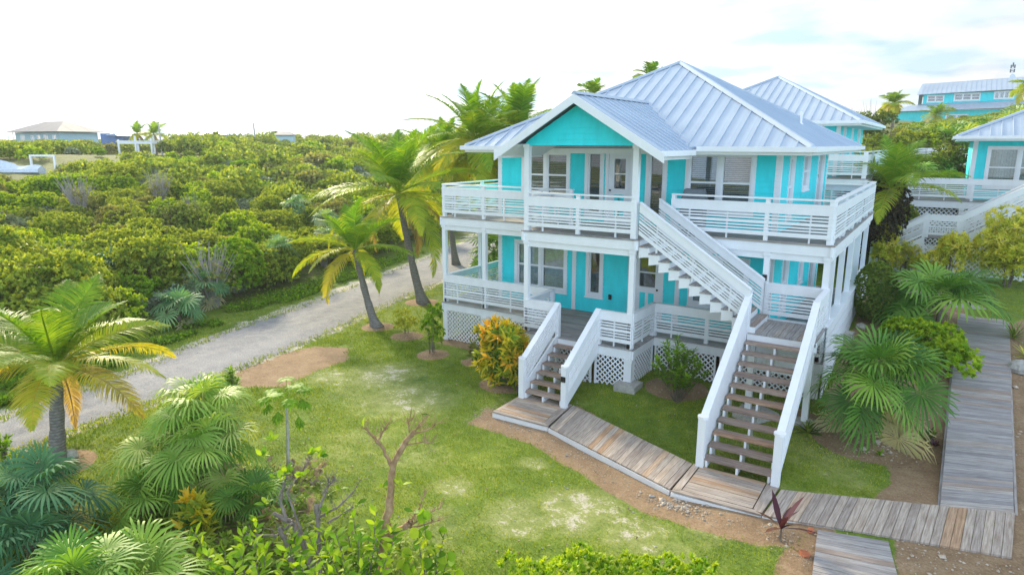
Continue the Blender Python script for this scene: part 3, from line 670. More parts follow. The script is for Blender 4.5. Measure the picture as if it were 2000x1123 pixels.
def hip_roof(root, x0, x1, y0, y1, ze, zr, gut=(1, 1, 1, 1)):
    cx, cy = (x0+x1)/2, (y0+y1)/2; A = (cx, cy, zr); mb = MB()
    c = [(x0, y0, ze), (x1, y0, ze), (x1, y1, ze), (x0, y1, ze)]
    for i in range(4): metal_plane(mb, [c[i], c[(i+1) % 4], A])
    for p in c: ridge_cap(mb, p, A)
    r = mb.build('roof', ROOF, root)
    g = MB(); s = 0.13   # gutter and fascia
    for (xa, ya, xb, yb, on) in ((x0-s, y0-s/2, x1+s, y0-s/2, gut[0]), (x1+s/2, y0, x1+s/2, y1, gut[1]), (x1+s, y1+s/2, x0-s, y1+s/2, gut[2]), (x0-s/2, y1, x0-s/2, y0, gut[3])):
        if on: g.beam((xa, ya, ze-0.12), (xb, yb, ze-0.12), s, 0.13, tint=0.5)
        ix = 0.085 if True else 0
    for F, L in ((FX(x0, y0, 0), x1-x0), (FR(x1, y0, 0), y1-y0), (FB(x0, y1, 0), x1-x0), (FL(x0, y0, 0), y1-y0)):
        g.fbox(F, 0.002, L-0.002, ze-0.20, ze-0.055, -0.03, -0.001)
    g.build('gutter', WHITE, r)
    sf = MB(); sf.box(x0+0.03, x1-0.03, y0+0.03, y1-0.03, ze-0.20, ze-0.16); sf.build('soffit', SOFFIT, r)
    return r
def deck_trim(root, pts, z, h=0.24, name='deck_trim', t=0.05):
    """fascia board round a deck edge; pts walk with outside on the right hand"""
    mb = MB(); n = len(pts)
    for i in range(n-1):
        a = np.array((*pts[i], z-0.04-h)); b = np.array((*pts[i+1], z-0.04-h)); d = (b-a)/np.linalg.norm(b-a); s = np.cross(d, (0, 0, 1))
        e = (i % 2)*0.003; a[2] += e; mb.beam(a-s*t/2-d*t*0.98, b-s*t/2+d*t*0.98, t-e, h-2*e, tint=0.5)
    return mb.build(name, WHITE, root)
def post(root, x, y, z0, z1, s=0.14):
    mb = MB(); mb.box(x-s/2, x+s/2, y-s/2, y+s/2, z0, z1); mb.box(x-s/2-0.02, x+s/2+0.02, y-s/2-0.02, y+s/2+0.02, z1-0.10, z1-0.02)
    return mb.build('post', WHITE, root)
def treads_flight(root, x0, x1, ytop, ztop, ybot, zbot, n, mat, tw=0.27, carriages=3, axis='y', name='staircase'):
    """open stair: n treads between the two levels, treads span x0..x1, going from ytop to ybot"""
    rise = (ztop-zbot)/(n+1); run = (ybot-ytop)/(n); s = None
    for cxx in np.linspace(x0+0.06, x1-0.06, carriages):
        st = MB()
        for i in range(n):   # sawtooth carriage
            yy = ytop+run*i; zz = ztop-rise*(i+1); nxt = yy+run
            vs = []
            for x in (cxx-0.022, cxx+0.022): vs += [(x, yy, zz-0.04), (x, nxt, zz-0.04), (x, nxt, zz-rise-0.04-0.06*(i < n-1)), (x, yy, zz-0.04-0.30+0.02)]
            if i == n-1:
                for k in (2, 3, 6, 7): vs[k] = (vs[k][0], vs[k][1], max(zbot, vs[k][2]))
            st.add(vs, [(0, 1, 2, 3), (7, 6, 5, 4), (0, 4, 5, 1), (1, 5, 6, 2), (2, 6, 7, 3), (3, 7, 4, 0)])
        o = st.build(name if s is None else 'stringer', WHITE, root if s is None else s); s = s or o
    for i in range(n):
        yy = ytop+run*i; zz = ztop-rise*(i+1); sg = -1 if run < 0 else 1; mb = MB()
        for j in range(2): mb.beam((x0, yy+sg*(tw*(j+0.5)/2-0.02)+0.0, zz-0.04), (x1, yy+sg*(tw*(j+0.5)/2-0.02), zz-0.04), tw/2-0.006, 0.04)
        mb.build('tread', mat, s)
    return s

# ---------------------------------------------------------------- the main house
def build_main():
    root = empty('beach_house', (0, 0, 0), 0, 'two-storey turquoise beach house with white wraparound decks, the nearest house, whole in view', 'house')
    Z2 = 2.95; XR = 12.14; PX0, PX1, PY = 4.25, 7.75, -1.59; WX0, WX1, WY0, WY1 = 1.4, 10.45, 1.55, 9.6; DB = 10.0
    gcorner = lambda x, y: H(x, y)
    # ---- walls with openings; u measured from WX0
    F = FX(WX0, WY0, Z2); u = lambda x: x-WX0
    holes = [window(root, F, u(2.42), u(4.02), 0.72, 2.08, 2, True, 'slats'), window(root, F, u(4.76), u(5.20), 0.25, 2.12, 1, False, 'slats', COVER),
             door(root, F, u(5.46), 0.04, 0.72, 2.06, 1), window(root, F, u(6.78), u(7.22), 0.25, 2.12, 1, False, 'slats', COVER), window(root, F, u(7.98), u(9.72), 0.55, 2.08, 2, True, 'slats')]
    siding(F, WX1-WX0, 2.14, holes).build('upper_wall', TEAL, root)
    FRR = FR(WX1, WY0, Z2)
    holes = [window(root, FRR, 1.15, 1.75, 0.35, 2.0, 1, True, 'slats', COVER, w=0.10), window(root, FRR, 3.3, 4.3, 1.05, 2.05, 1, True, 'slats', COVER, w=0.10), window(root, FRR, 6.0, 7.2, 0.1, 2.05, 1, False, None)]
    siding(FRR, WY1-WY0, 2.14, holes).build('upper_wall', TEAL, root)
    siding(FL(WX0, WY0, Z2), WY1-WY0, 2.14, []).build('upper_wall', TEAL, root)
    siding(FB(WX0, WY1, Z2), WX1-WX0, 2.14, []).build('upper_wall', TEAL, root)
    F0 = FX(WX0, WY0, 0)
    holes = [window(root, F0, u(2.15), u(3.98), 0.60, 2.05, 2, True, 'slats', BLIND2, bw=1.25), window(root, F0, u(4.88), u(5.28), 0.60, 2.15, 1, False, 'slats', COVER),
             door(root, F0, u(6.42), 0.04, 0.86, 2.06, -1), window(root, F0, u(8.25), u(9.75), 0.75, 2.10, 2, True, 'slats', BLIND2, bw=1.25)]
    siding(F0, WX1-WX0, 2.66, holes).build('lower_wall', TEAL, root)
    FR0 = FR(WX1, WY0, 0)
    holes = [window(root, FR0, 1.35, 2.15, 0.45, 2.1, 1, True, 'slats', COVER), window(root, FR0, 4.1, 4.75, 0.9, 2.1, 1, True, 'slats', COVER), window(root, FR0, 6.2, 7.4, 0.1, 2.1, 1, False, None)]
    siding(FR0, WY1-WY0, 2.66, holes).build('lower_wall', TEAL, root)
    siding(FL(WX0, WY0, 0), WY1-WY0, 2.66, []).build('lower_wall', TEAL, root); siding(FB(WX0, WY1, 0), WX1-WX0, 2.66, []).build('lower_wall', TEAL, root)
    for z0, z1 in ((0.0, 2.66), (Z2, 5.06)):
        for x, y, sx, sy in ((WX0, WY0, -1, -1), (WX1, WY0, 1, -1), (WX1, WY1, 1, 1), (WX0, WY1, -1, 1)):
            tr = MB(); tr.box(min(x, x+sx*0.035)-(0.12 if sx > 0 else 0), max(x, x+sx*0.035)+(0.12 if sx < 0 else 0), min(y, y+sy*0.035)-(0.1 if sy > 0 else 0), max(y, y+sy*0.035)+(0.1 if sy < 0 else 0), z0, z1); tr.build('corner_board', WHITE, root)
    for x, w_ in ((4.28, 0.14), (7.75, 0.14), (6.24, 0.06)):
        tr = MB(); tr.box(x, x+w_, WY0-0.048, WY0+0.01, 0, 2.66); tr.build('trim_board', WHITE, root)
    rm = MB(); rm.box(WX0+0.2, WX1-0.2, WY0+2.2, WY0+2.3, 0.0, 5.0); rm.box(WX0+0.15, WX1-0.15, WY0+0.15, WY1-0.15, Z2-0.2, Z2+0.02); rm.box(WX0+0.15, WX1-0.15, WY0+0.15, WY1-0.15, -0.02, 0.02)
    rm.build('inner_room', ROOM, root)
    # ---- roof
    hip_roof(root, 0.80, 11.38, 0.40, 10.9, 5.26, 8.06, gut=(0, 1, 1, 1))
    gx, gw, gf, gb, ge, gr = 6.08, 2.36, -2.0, 2.95, 5.17, 6.58
    mb = MB(); sl = (gr-ge)/gw
    # gable sheets: eave line up to the hip face
    zh = lambda y: 5.26+(y-0.40)*(2.80/5.25)
    yb = lambda z: 0.40+(z-5.26)/(2.80/5.25)
    metal_plane(mb, [(gx+gw, gf, ge), (gx+gw, yb(5.27), ge), (gx, yb(gr), gr), (gx, gf, gr)], pitch=0.40)
    metal_plane(mb, [(gx-gw, yb(5.27), ge), (gx-gw, gf, ge), (gx, gf, gr), (gx, yb(gr), gr)], pitch=0.40)
    ridge_cap(mb, (gx, gf-0.02, gr), (gx, yb(gr)+0.05, gr), 0.10)
    for s in (-1, 1): ridge_cap(mb, (gx+s*gw, 0.42, 5.25), (gx, yb(gr), gr), 0.09, 0.02)
    g = mb.build('porch_roof', ROOF, root)
    fa = MB()     # barge boards, eave returns and gutters
    for s in (-1, 1):
        a = np.array([gx+s*(gw+0.08), gf-0.03, ge-0.24-0.045]); b = np.array([gx, gf-0.03, gr-0.24])
        if s < 0: fa.beam(a, b, 0.045, 0.225, cut=True, tint=0.5)
        else: fa.beam(b, a, 0.045, 0.225, cut=True, tint=0.5)
        fa.box(min(gx+s*gw, gx+s*(gw+0.11)), max(gx+s*gw, gx+s*(gw+0.11)), gf, 0.30, ge-0.13, ge-0.0)
        fa.box(min(gx+s*(gw-0.02), gx+s*(gw-0.05)), max(gx+s*(gw-0.02), gx+s*(gw-0.05)), gf+0.02, 0.35, ge-0.22, ge-0.05)
    fa.beam((0.70, 0.33, 5.14), (gx-gw-0.11, 0.33, 5.14), 0.13, 0.13, tint=0.5); fa.beam((gx+gw+0.11, 0.33, 5.14), (11.50, 0.33, 5.14), 0.13, 0.13, tint=0.5)
    fa.build('gutter', WHITE, g)
    ps = MB(); ps.box(PX0+0.02, PX1-0.02, -1.39, 1.5, 5.30, 5.33)
    for s in (-1, 1):   # sloping soffit under the overhang
        x0_, x1_ = gx+s*(gw-0.06), gx+s*(1.75); z0_, z1_ = ge-0.17, ge-0.17+sl*(gw-0.06-1.75)
        ps.add([(x0_, gf+0.03, z0_), (x0_, 0.4, z0_), (x1_, 0.4, z1_), (x1_, gf+0.03, z1_)], [(0, 1, 2, 3)])
    ps.build('soffit', SOFFIT, g)
    gv = MB(); z = 5.29
    while z < 6.38:   # gable siding courses follow the slope
        z1 = min(z+0.15, 6.38); w0 = min(1.77, (6.42-z)/sl); w1 = min(1.77, (6.42-z1)/sl)
        vs = [(gx-w0, -1.545, z), (gx+w0, -1.545, z), (gx+w1, -1.525, z1), (gx-w1, -1.525, z1), (gx-w0, -1.40, z), (gx+w0, -1.40, z), (gx+w1, -1.40, z1), (gx-w1, -1.40, z1)]
        gv.add(vs, [(0, 1, 2, 3), (7, 6, 5, 4), (0, 4, 5, 1), (3, 2, 6, 7), (0, 3, 7, 4), (1, 5, 6, 2)]); z = z1
    gv.build('gable_wall', TEAL, root)
    # side returns of the porch gable
    vp = MB(); vp.tube([(10.05, 6.1, 5.7), (10.05, 6.1, 6.35)], [0.035, 0.035], 8); vp.tube([(10.05, 6.1, 5.95), (10.05, 6.1, 6.0)], [0.09, 0.05], 8); vp.build('vent_pipe', WHITE, root)
    # ---- decks (boards run along x)
    def deck(z, mat, name):
        mb = MB(); n = 78
        planks((0.0, DB), (XR, DB), (XR, 0.0), (0.0, 0.0), 72, z, mat, name, mb=mb)
        planks((PX0, 0.0), (PX1, 0.0), (PX1, PY), (PX0, PY), 11, z, mat, name, mb=mb)
        mb.box(0.1, XR-0.1, 0.1, DB-0.1, z-0.26, z-0.05); mb.box(PX0+0.1, PX1-0.1, PY+0.1, 0.1, z-0.26, z-0.05)
        return mb.build(name, mat, root)
    deck(0.0, WOODG, 'lower_deck'); deck(Z2, WOODG, 'upper_deck')
    outline = [(0, DB), (0, 0), (PX0, 0), (PX0, PY), (PX1, PY), (PX1, 0), (XR, 0), (XR, DB)]
    e = 0.035; oe = [(0+e, DB), (0+e, e), (PX0+e, e), (PX0+e, PY+e), (PX1-e, PY+e), (PX1-e, e), (XR-e, e), (XR-e, DB)]
    deck_trim(root, [(p[0]+(0.0), p[1]) for p in oe][::-1][::-1], Z2, 0.25); deck_trim(root, oe, 0.0, 0.25)
    cl = MB(); cl.box(0.12, XR-0.12, 0.12, DB-0.1, Z2-0.32, Z2-0.28); cl.box(PX0+0.12, PX1-0.12, PY+0.12, 0.12, Z2-0.32, Z2-0.28); cl.build('porch_ceiling', SOFFIT, root)
    bm_ = MB()    # dropped beams under the upper deck
    for a, b in (((0.13, 0.13), (XR-0.13, 0.13)), ((PX0+0.13, PY+0.13), (PX1-0.13, PY+0.13)), ((XR-0.13, 0.13), (XR-0.13, DB-0.1)), ((0.13, 0.13), (0.13, DB-0.1))):
        bm_.beam((*a, Z2-0.46), (*b, Z2-0.46), 0.09, 0.18, tint=0.5)
    bm_.build('beam', WHITE, root)
    # ---- posts
    for x, y in ((0.12, 0.12), (1.78, 0.12), (XR-0.14, 0.12), (10.60, 0.12), (0.12, 2.2), (0.12, 4.7), (0.12, 7.2), (0.12, 9.8)): post(root, x, y, 0.0, Z2-0.28)
    for y in (0.85, 2.75, 4.75, 6.75, 9.0): post(root, XR-0.12, y, 0.0, Z2-0.28)
    for x in (PX0+0.14, PX1-0.14): post(root, x, PY+0.12, 0.0, Z2-0.28); post(root, x, PY+0.12, Z2, 5.33, 0.15)
    # piers below
    for x, y in ((0.12, 0.12), (1.78, 0.12), (PX0+0.1, 0.1), (XR-0.14, 0.14)):
        post(root, x, y, H(x, y)-0.1, -0.28, 0.17)
    post(root, PX0+0.12, PY+0.12, H(PX0, PY)-0.1, -0.28, 0.17); post(root, PX1-0.12, PY+0.12, -0.92, -0.28, 0.17)
    # ---- railings upstairs
    i_ = 0.10
    R1 = lambda a, b, **k: railing(root, (a[0], a[1], Z2), (b[0], b[1], Z2), upper=True, **k)
    R1((i_, i_), (5.0, i_), posts=(0.34,), endpost=(True, True)); R1((i_, DB-i_), (i_, i_), posts=(0.25, 0.5, 0.77)); R1((XR-i_, i_), (XR-i_, DB-i_), posts=(0.2, 0.4, 0.6, 0.8))
    R1((PX0+i_, PY+i_), (PX1-i_, PY+i_), posts=(0.5,)); R1((PX0+i_, 0.05), (PX0+i_, PY+i_), endpost=(False, False), pick=False)
    R1((8.02, i_), (XR-i_, i_), posts=(0.62,))
    R1((XR-i_, DB-i_), (i_, DB-i_), posts=(0.25, 0.5, 0.75))
    # ---- railings downstairs
    R0 = lambda a, b, **k: railing(root, (a[0], a[1], 0.0), (b[0], b[1], 0.0), **k)
    R0((i_, i_), (4.42, i_), posts=(0.38,)); R0((i_, DB-i_), (i_, i_), posts=(0.25, 0.5, 0.77))
    R0((PX0+i_, PY+i_), (5.48, PY+i_), pick=False); R0((PX0+i_, 0.05), (PX0+i_, PY+i_), endpost=(False, False))
    R0((6.68, PY+i_), (PX1-i_, PY+i_)); R0((PX1-i_, PY+i_), (PX1-i_, i_)); R0((PX1-i_, i_), (XR-i_, i_), posts=(0.35, 0.66))
    # right side: boards run from the rail cap down to the ground
    sk = MB(); 
    for k_ in range(34):
        z0 = 0.88-k_*0.062-(0.02 if k_ % 5 == 0 else 0); h = 0.05
        y0 = 0.06; yend = DB
        for ya, yb_ in zip(np.linspace(y0, yend, 9)[:-1], np.linspace(y0, yend, 9)[1:]):
            if z0+h > H(XR, (ya+yb_)/2)-0.05: sk.box(XR+0.002, XR+0.022, ya, yb_, z0, z0+h)
    sk.build('skirt_slats', WHITE, root)
    R0((XR-i_, i_), (XR-i_, DB-i_), posts=(0.08, 0.27, 0.47, 0.67, 0.9), pick=False)
    cp = MB(); cp.box(XR-0.20, XR+0.05, 0.0, DB, 0.915, 0.952); cp.build('rail_cap', WHITE, root)
    # ---- lattice below
    gl = lambda F: (lambda uu: H(F[0][0]+F[1][0]*uu, F[0][1]+F[1][1]*uu)+0.03)
    for F_, a, b in ((FX(0.05, 0.06, 0), 0.12, 1.66), (FX(0.05, 0.06, 0), 1.84, 4.2), (FX(7.75, 0.06, 0), 0.0, 1.75), (FX(7.75, 0.06, 0), 1.85, 4.2)):
        lattice(root, F_, a, b, gl(F_), -0.29)
    Fp = FX(PX0, PY+0.06, 0); lattice(root, Fp, 0.2, 1.15, gl(Fp), -0.29); lattice(root, Fp, 1.15, 2.28, gl(Fp), -0.29); lattice(root, Fp, 2.38, 3.3, gl(Fp), -0.29)
    Fq = FR(PX1-0.05, PY, 0); lattice(root, Fq, 0.22, 1.6, gl(Fq), -0.29)
    Fl = FL(0.06, 0, 0); lattice(root, Fl, 0.2, 9.8, gl(Fl), -0.29)
    # ---- front steps to the lower porch
    s1 = treads_flight(root, 5.50, 6.66, PY-0.02, 0.0, -3.42, -1.2, 6, TREAD, 0.30)
    rs = MB(); rs.box(5.5, 6.66, PY-0.025, PY-0.0, -0.29, -0.04); rs.build('riser', WHITE, s1)
    for x in (5.46, 6.72):
        mb = MB(); ya, za = PY+0.02, 0.03; yb2, zb2 = -3.42, -1.2
        railing(s1, (x, ya, za+0.02), (x, -3.40, -1.2+0.12), endpost=(False, False), pick=False, side=1 if x < 6 else -1, mbin=mb)
        mb.beam((x, ya, za-0.30), (x, -3.36, -1.2-0.02), 0.05, 0.34, cut=True, tint=0.5)
        mb.box(x-0.07, x+0.07, -3.50, -3.36, -1.2, -0.14); mb.box(x-0.055, x+0.055, PY-0.0, PY+0.12, 0.0, 0.93)
        mb.tube([(x, -3.42, -0.135), (x, -3.42, -0.09)], [0.105, 0.105], 12)
        mb.build('stair_railing', WHITE, s1)
    # ---- landing and the two flights to the upper deck
    ZL = 0.93; LX0, LX1, LY = 10.62, XR, -1.5
    ld = MB(); planks((LX0, 0.0), (LX0, LY), (LX1, LY), (LX1, 0.0), 11, ZL, WOODG, 'landing', mb=ld); L_ = ld.build('landing', WOODG, root)
    deck_trim(L_, [(LX0, LY+0.03), (LX1-0.03, LY+0.03), (LX1-0.03, 0.0)], ZL, 0.22)
    bb = MB(); bb.box(LX0, LX1-0.05, LY+0.25, LY+0.30, -0.05, ZL-0.06); bb.build('landing_board', WHITE, L_)
    for x, y in ((LX1-0.10, LY+0.12), (LX0+0.12, LY+0.12)): post(L_, x, y, H(x, y)+0.12, ZL-0.04, 0.14)
    railing(L_, (LX0, 0.08, ZL), (LX1-0.02, 0.08, ZL), pick=False, side=1)
    railing(L_, (LX1-0.07, 0.0, ZL), (LX1-0.07, LY, ZL), pick=False, side=-1, endpost=(True, False))
    s2 = treads_flight(root, LX0+0.02, LX1-0.14, LY-0.02, ZL, -4.62, -1.2, 11, TREAD, 0.30)
    rs = MB(); rs.box(LX0, LX1-0.1, LY-0.022, LY-0.0, ZL-0.27, ZL-0.04); rs.build('riser', WHITE, s2)
    for x in (LX0-0.04, LX1-0.07):
        mb = MB(); ytop = LY+0.04
        railing(s2, (x, ytop, ZL), (x, -4.58, -1.2+0.10), endpost=(False, False), pick=False, side=1 if x < 11 else -1, mbin=mb)
        mb.beam((x, ytop, ZL-0.30), (x, -4.5, -1.2-0.05), 0.05, 0.34, cut=True, tint=0.5)
        if x < 11:   # closed board face towards the treads
            mb.beam((x+0.03, ytop, ZL+0.05), (x+0.03, -4.56, -1.2+0.15), 0.012, 0.84, cut=True, tint=0.5)
        mb.box(x-0.075, x+0.075, -4.70, -4.56, -1.2, -0.15); mb.tube([(x, -4.60, -0.15), (x, -4.60, -0.10)], [0.115, 0.115], 12)
        if x < 11: mb.box(x-0.06, x+0.06, LY-0.02, LY+0.10, ZL, ZL+1.0)
        mb.build('stair_railing', WHITE, s2)
    # upper flight runs in x between the decks
    NX = 11; xa, xb = PX1+0.02, 10.78; rise = (Z2-ZL)/(NX+1); run = (xb-xa)/NX
    s3 = None
    for yy in (LY+0.03, -0.20):
        st = MB()
        for i in range(NX):
            x = xa+run*i; z = Z2-rise*(i+1); vs = []
            for y in (yy-0.022, yy+0.022): vs += [(x, y, z-0.04), (x+run, y, z-0.04), (x+run, y, max(z-rise-0.10, ZL)), (x, y, z-0.32)]
            st.add(vs, [(3, 2, 1, 0), (4, 5, 6, 7), (1, 5, 4, 0), (2, 6, 5, 1), (3, 7, 6, 2), (0, 4, 7, 3)])
        o = st.build('stringer' if s3 else 'staircase', WHITE, s3 or root); s3 = s3 or o
    for i in range(NX):
        x = xa+run*i; z = Z2-rise*(i+1); mb = MB()
        y0_, y1_ = LY-0.01, -0.14
        if i >= NX-2: y0_ = LY+0.08
        for j in range(2): mb.beam((x+0.135*(j+0.5)-0.01, y0_, z-0.04), (x+0.135*(j+0.5)-0.01, y1_, z-0.04), 0.128, 0.04)
        mb.build('tread', WOODG, s3)
        rr = MB(); rr.box(x+0.004, x+0.016, y0_+0.03, y1_-0.02, z-0.0, z+rise-0.045); rr.build('riser', WHITE, s3)
    lt = MB(); x = xa+run*(NX-1)+0.0; lt.box(x+0.2, x+0.24, LY+0.1, -0.2, ZL, ZL+rise-0.04); lt.build('riser', WHITE, s3)
    for y, sde in ((LY+0.0, 1), (-0.14, 1)):
        mb = MB(); railing(s3, (xa+0.0, y, Z2-0.0), (xb-0.15, y, ZL+0.12), endpost=(False, False), pick=True, side=sde, mbin=mb)
        mb.build('stair_railing', WHITE, s3)
    # ---- small fittings
    lm = MB(); lm.box(6.66, 6.78, -3.525, -3.50, -0.50, -0.36); lm.box(6.69, 6.75, -3.55, -3.525, -0.48, -0.40); lm.build('step_light', DARK, root)
    lm = MB(); lm.box(10.53, 10.64, 0.025, 0.05, 1.93, 2.08); lm.box(10.56, 10.61, 0.0, 0.025, 1.96, 2.04); lm.build('step_light', DARK, root)
    ob = MB(); ob.box(5.60, 5.70, WY0-0.06, WY0-0.0, 0.50, 0.66); ob.box(5.615, 5.685, WY0-0.085, WY0-0.06, 0.52, 0.60); ob.build('outlet_box', DARK, root)
    # concrete footings
    for x, y, w in ((PX1-0.1, PY+0.05, 0.30), ):
        mb = MB(); mb.box(x-w, x+w, y-w, y+w*0.9, H(x, y)-0.2, -0.93); o = mb.build('footing', STONE, root)
    for x, y in ((LX1-0.10, LY+0.12), (LX0+0.12, LY+0.12)):
        mb = MB(); mb.box(x-0.2, x+0.2, y-0.2, y+0.2, H(x, y)-0.3, H(x, y)+0.13); mb.build('footing', STONE, L_)
    return root
MAIN = build_main()
# things standing on the upper deck
def grill():
    t = empty('barbecue_grill', (8.35, 0.95, 2.95), 0.1, 'covered grey barbecue grill on the upper deck at the head of the stairs', 'grill')
    mb = MB(); mb.box(-0.32, 0.32, -0.25, 0.25, 0.12, 0.80); vs = [(-0.34, -0.27, 0.80), (0.34, -0.27, 0.80), (0.34, 0.27, 0.80), (-0.34, 0.27, 0.80), (-0.26, -0.12, 1.16), (0.26, -0.12, 1.16), (0.26, 0.2, 1.16), (-0.26, 0.2, 1.16)]
    mb.add(vs, MB.BF); mb.build('cover', COVER, t)
    for x in (-0.24, 0.24):
        w = MB(); w.tube([(x-0.02, -0.2, 0.08), (x+0.02, -0.2, 0.08)], [0.08, 0.08], 12); w.build('wheel', DARK, t)
        w = MB(); w.box(x-0.02, x+0.02, 0.16, 0.2, 0, 0.12); w.build('leg', DARK, t)
grill()
def side_table():
    t = empty('round_table', (3.9, 1.0, 2.95), 0, 'round white table on the upper deck behind the porch railing', 'table')
    mb = MB(); mb.tube([(0, 0, 0.70), (0, 0, 0.73)], [0.45, 0.45], 24); mb.build('table_top', WHITE, t)
    mb = MB(); mb.tube([(0, 0, 0.0), (0, 0, 0.05), (0, 0, 0.70)], [0.25, 0.04, 0.035], 12); mb.build('leg', WHITE, t)
side_table()

# ---------------------------------------------------------------- boardwalk
def board_sec(name, p00, p10, p11, p01, n, z, z1=None, mat=WOOD, skirt=(), border=False, skz=0.16):
    o = planks(p00, p10, p11, p01, n, z, mat, name, z1=z1)
    tag(o, kind='structure')
    if skirt:
        mb = MB()
        for a, b, za, zb in skirt:
            a3 = np.array((a[0], a[1], za-0.04-skz)); b3 = np.array((b[0], b[1], zb-0.04-skz)); mb.beam(a3, b3, 0.045, skz, cut=True, tint=0.5)
        mb.build('boardwalk_edge', WHITE, o)
    return o
A0, A1, A2, A3 = (5.34, -4.63), (6.88, -4.63), (6.88, -3.15), (5.34, -3.15)
board_sec('boardwalk', (5.44, -4.50), (6.74, -4.50), (6.60, -3.15), (5.44, -3.15), 9, -1.2)
for q in (((5.34, -4.63), (6.95, -4.63), (6.76, -4.51), (5.34, -4.51)), ((5.34, -4.50), (5.34, -3.15), (5.44, -3.15), (5.44, -4.50)), ((6.60, -3.15), (6.74, -4.50), (6.93, -4.62), (6.80, -3.15))):
    board_sec('boardwalk', *q, 1, -1.2)
board_sec('boardwalk', (7.00, -4.66), (6.83, -3.15), (10.42, -4.62), (10.38, -5.88), 25, -1.205)
board_sec('boardwalk', (10.60, -5.80), (11.90, -5.74), (11.90, -4.62), (10.60, -4.62), 9, -1.2)
for q in (((10.40, -5.93), (12.10, -5.87), (11.98, -5.76), (10.60, -5.81)), ((10.43, -5.88), (10.44, -4.60), (10.57, -4.60), (10.58, -5.80)), ((11.92, -4.60), (11.92, -5.74), (12.08, -5.84), (12.16, -4.60))):
    board_sec('boardwalk', *q, 1, -1.198)
board_sec('boardwalk', (12.12, -5.86), (12.20, -4.72), (15.95, -3.28), (15.80, -4.95), 26, -1.205)
board_sec('boardwalk', (14.80, -3.78), (15.93, -3.30), (16.32, 7.3), (15.0, 7.3), 84, -1.21, z1=0.0, mat=WOODG)
board_sec('boardwalk', (15.0, 7.32), (16.32, 7.32), (15.6, 9.3), (14.3, 8.6), 13, 0.0, z1=0.08, mat=WOODG)
board_sec('boardwalk', (14.3, 8.6), (15.6, 9.3), (13.2, 12.6), (12.2, 11.6), 24, 0.08, z1=0.12, mat=WOOD)
board_sec('boardwalk', (14.08, -5.52), (13.02, -5.80), (13.32, -8.9), (14.75, -8.9), 22, -1.215, z1=-1.2, mat=WOODG)
mb = MB()
for a, b in (((5.34, -4.61), (6.93, -4.61)), ((6.97, -4.64), (10.38, -5.88)), ((10.42, -5.91), (12.08, -5.84)), ((12.10, -5.84), (15.78, -4.93)), ((5.36, -3.15), (5.36, -4.60))):
    mb.beam((*a, -1.40), (*b, -1.40), 0.045, 0.155, tint=0.5)
mb.build('boardwalk_edge', WHITE, bpy.data.objects['boardwalk'])
mb = MB(); mb.beam((15.86, -4.9, -1.40), (15.99, -3.3, -1.40), 0.045, 0.15, tint=0.5)
ed = MB(); ed.beam((15.97, -3.3, -1.42), (16.30, 7.3, -0.20), 0.045, 0.17, cut=True); ed.beam((14.78, -3.78, -1.42), (14.98, 7.3, -0.20), 0.045, 0.17, cut=True); ed.build('boardwalk_edge', WOODG, bpy.data.objects['boardwalk'])
mb.build('boardwalk_edge', WOODG, bpy.data.objects['boardwalk'])

# ---------------------------------------------------------------- the other houses
def build_second():
    x1, y0, z = 11.0, 13.6, 6.28; dz = z-5.26
    root = empty('guest_house', (0, 0, 0), 0, 'turquoise house with metal hip roof just behind the nearest house, mostly hidden by its roof', 'house')
    hip_roof(root, 2.1, x1, y0, 24.2, z, 8.62)
    Z2 = 2.95+dz; XW = x1-0.85; YW = y0+0.8
    F = FX(2.9, YW, Z2); holes = [window(root, F, 5.1, 6.55, 0.55, 2.08, 2, True, 'slats')]
    siding(F, XW-2.9, 2.14, holes).build('wall', TEAL, root)
    F = FR(XW, YW, Z2); holes = [window(root, F, 1.2, 1.8, 0.35, 2.0, 1, False, None), window(root, F, 4.0, 4.5, 0.8, 2.0, 1, True, None), window(root, F, 6.6, 7.5, 0.1, 2.0, 1, False, None)]
    siding(F, 8.9, 2.14, holes).build('wall', TEAL, root)
    siding(FX(2.9, YW, dz-0.2), XW-2.9, 2.9, []).build('wall', TEAL, root); siding(FR(XW, YW, dz-0.2), 8.9, 2.9, []).build('wall', TEAL, root)
    siding(FL(2.9, YW, dz-0.2), 8.9, 5.2, []).build('wall', TEAL, root); siding(FB(2.9, YW+8.9, dz-0.2), XW-2.9, 5.2, []).build('wall', TEAL, root)
    mb = MB(); mb.box(XW-0.12, XW+0.035, YW-0.035, YW+0.1, Z2, Z2+2.12); mb.build('corner_board', WHITE, root)
    dx0, dx1, dy0, dy1 = 1.2, x1+0.5, y0-0.6, y0+10
    mb = MB(); planks((dx0, dy0), (dx1, dy0), (dx1, dy1), (dx0, dy1), 50, Z2, WOODG, 'deck', mb=mb); mb.box(dx0+0.1, dx1-0.1, dy0+0.1, dy1-0.1, Z2-0.26, Z2-0.05); mb.build('deck', WOODG, root)
    deck_trim(root, [(dx0, dy0+0.03), (dx1-0.03, dy0+0.03), (dx1-0.03, dy1)], Z2)
    railing(root, (dx0, dy0+0.1, Z2), (dx1-0.1, dy0+0.1, Z2), upper=True, posts=(0.25, 0.5, 0.75)); railing(root, (dx1-0.1, dy0+0.1, Z2), (dx1-0.1, dy1-0.1, Z2), upper=True, posts=(0.25, 0.5, 0.75))
    for x, y in ((dx1-0.15, dy0+0.15), (dx1-0.15, dy0+3.3), (dx1-0.15, dy0+6.6), (dx0+0.15, dy0+0.15), (6.5, dy0+0.15)): post(root, x, y, H(x, y)-0.2, Z2-0.28)
build_second()
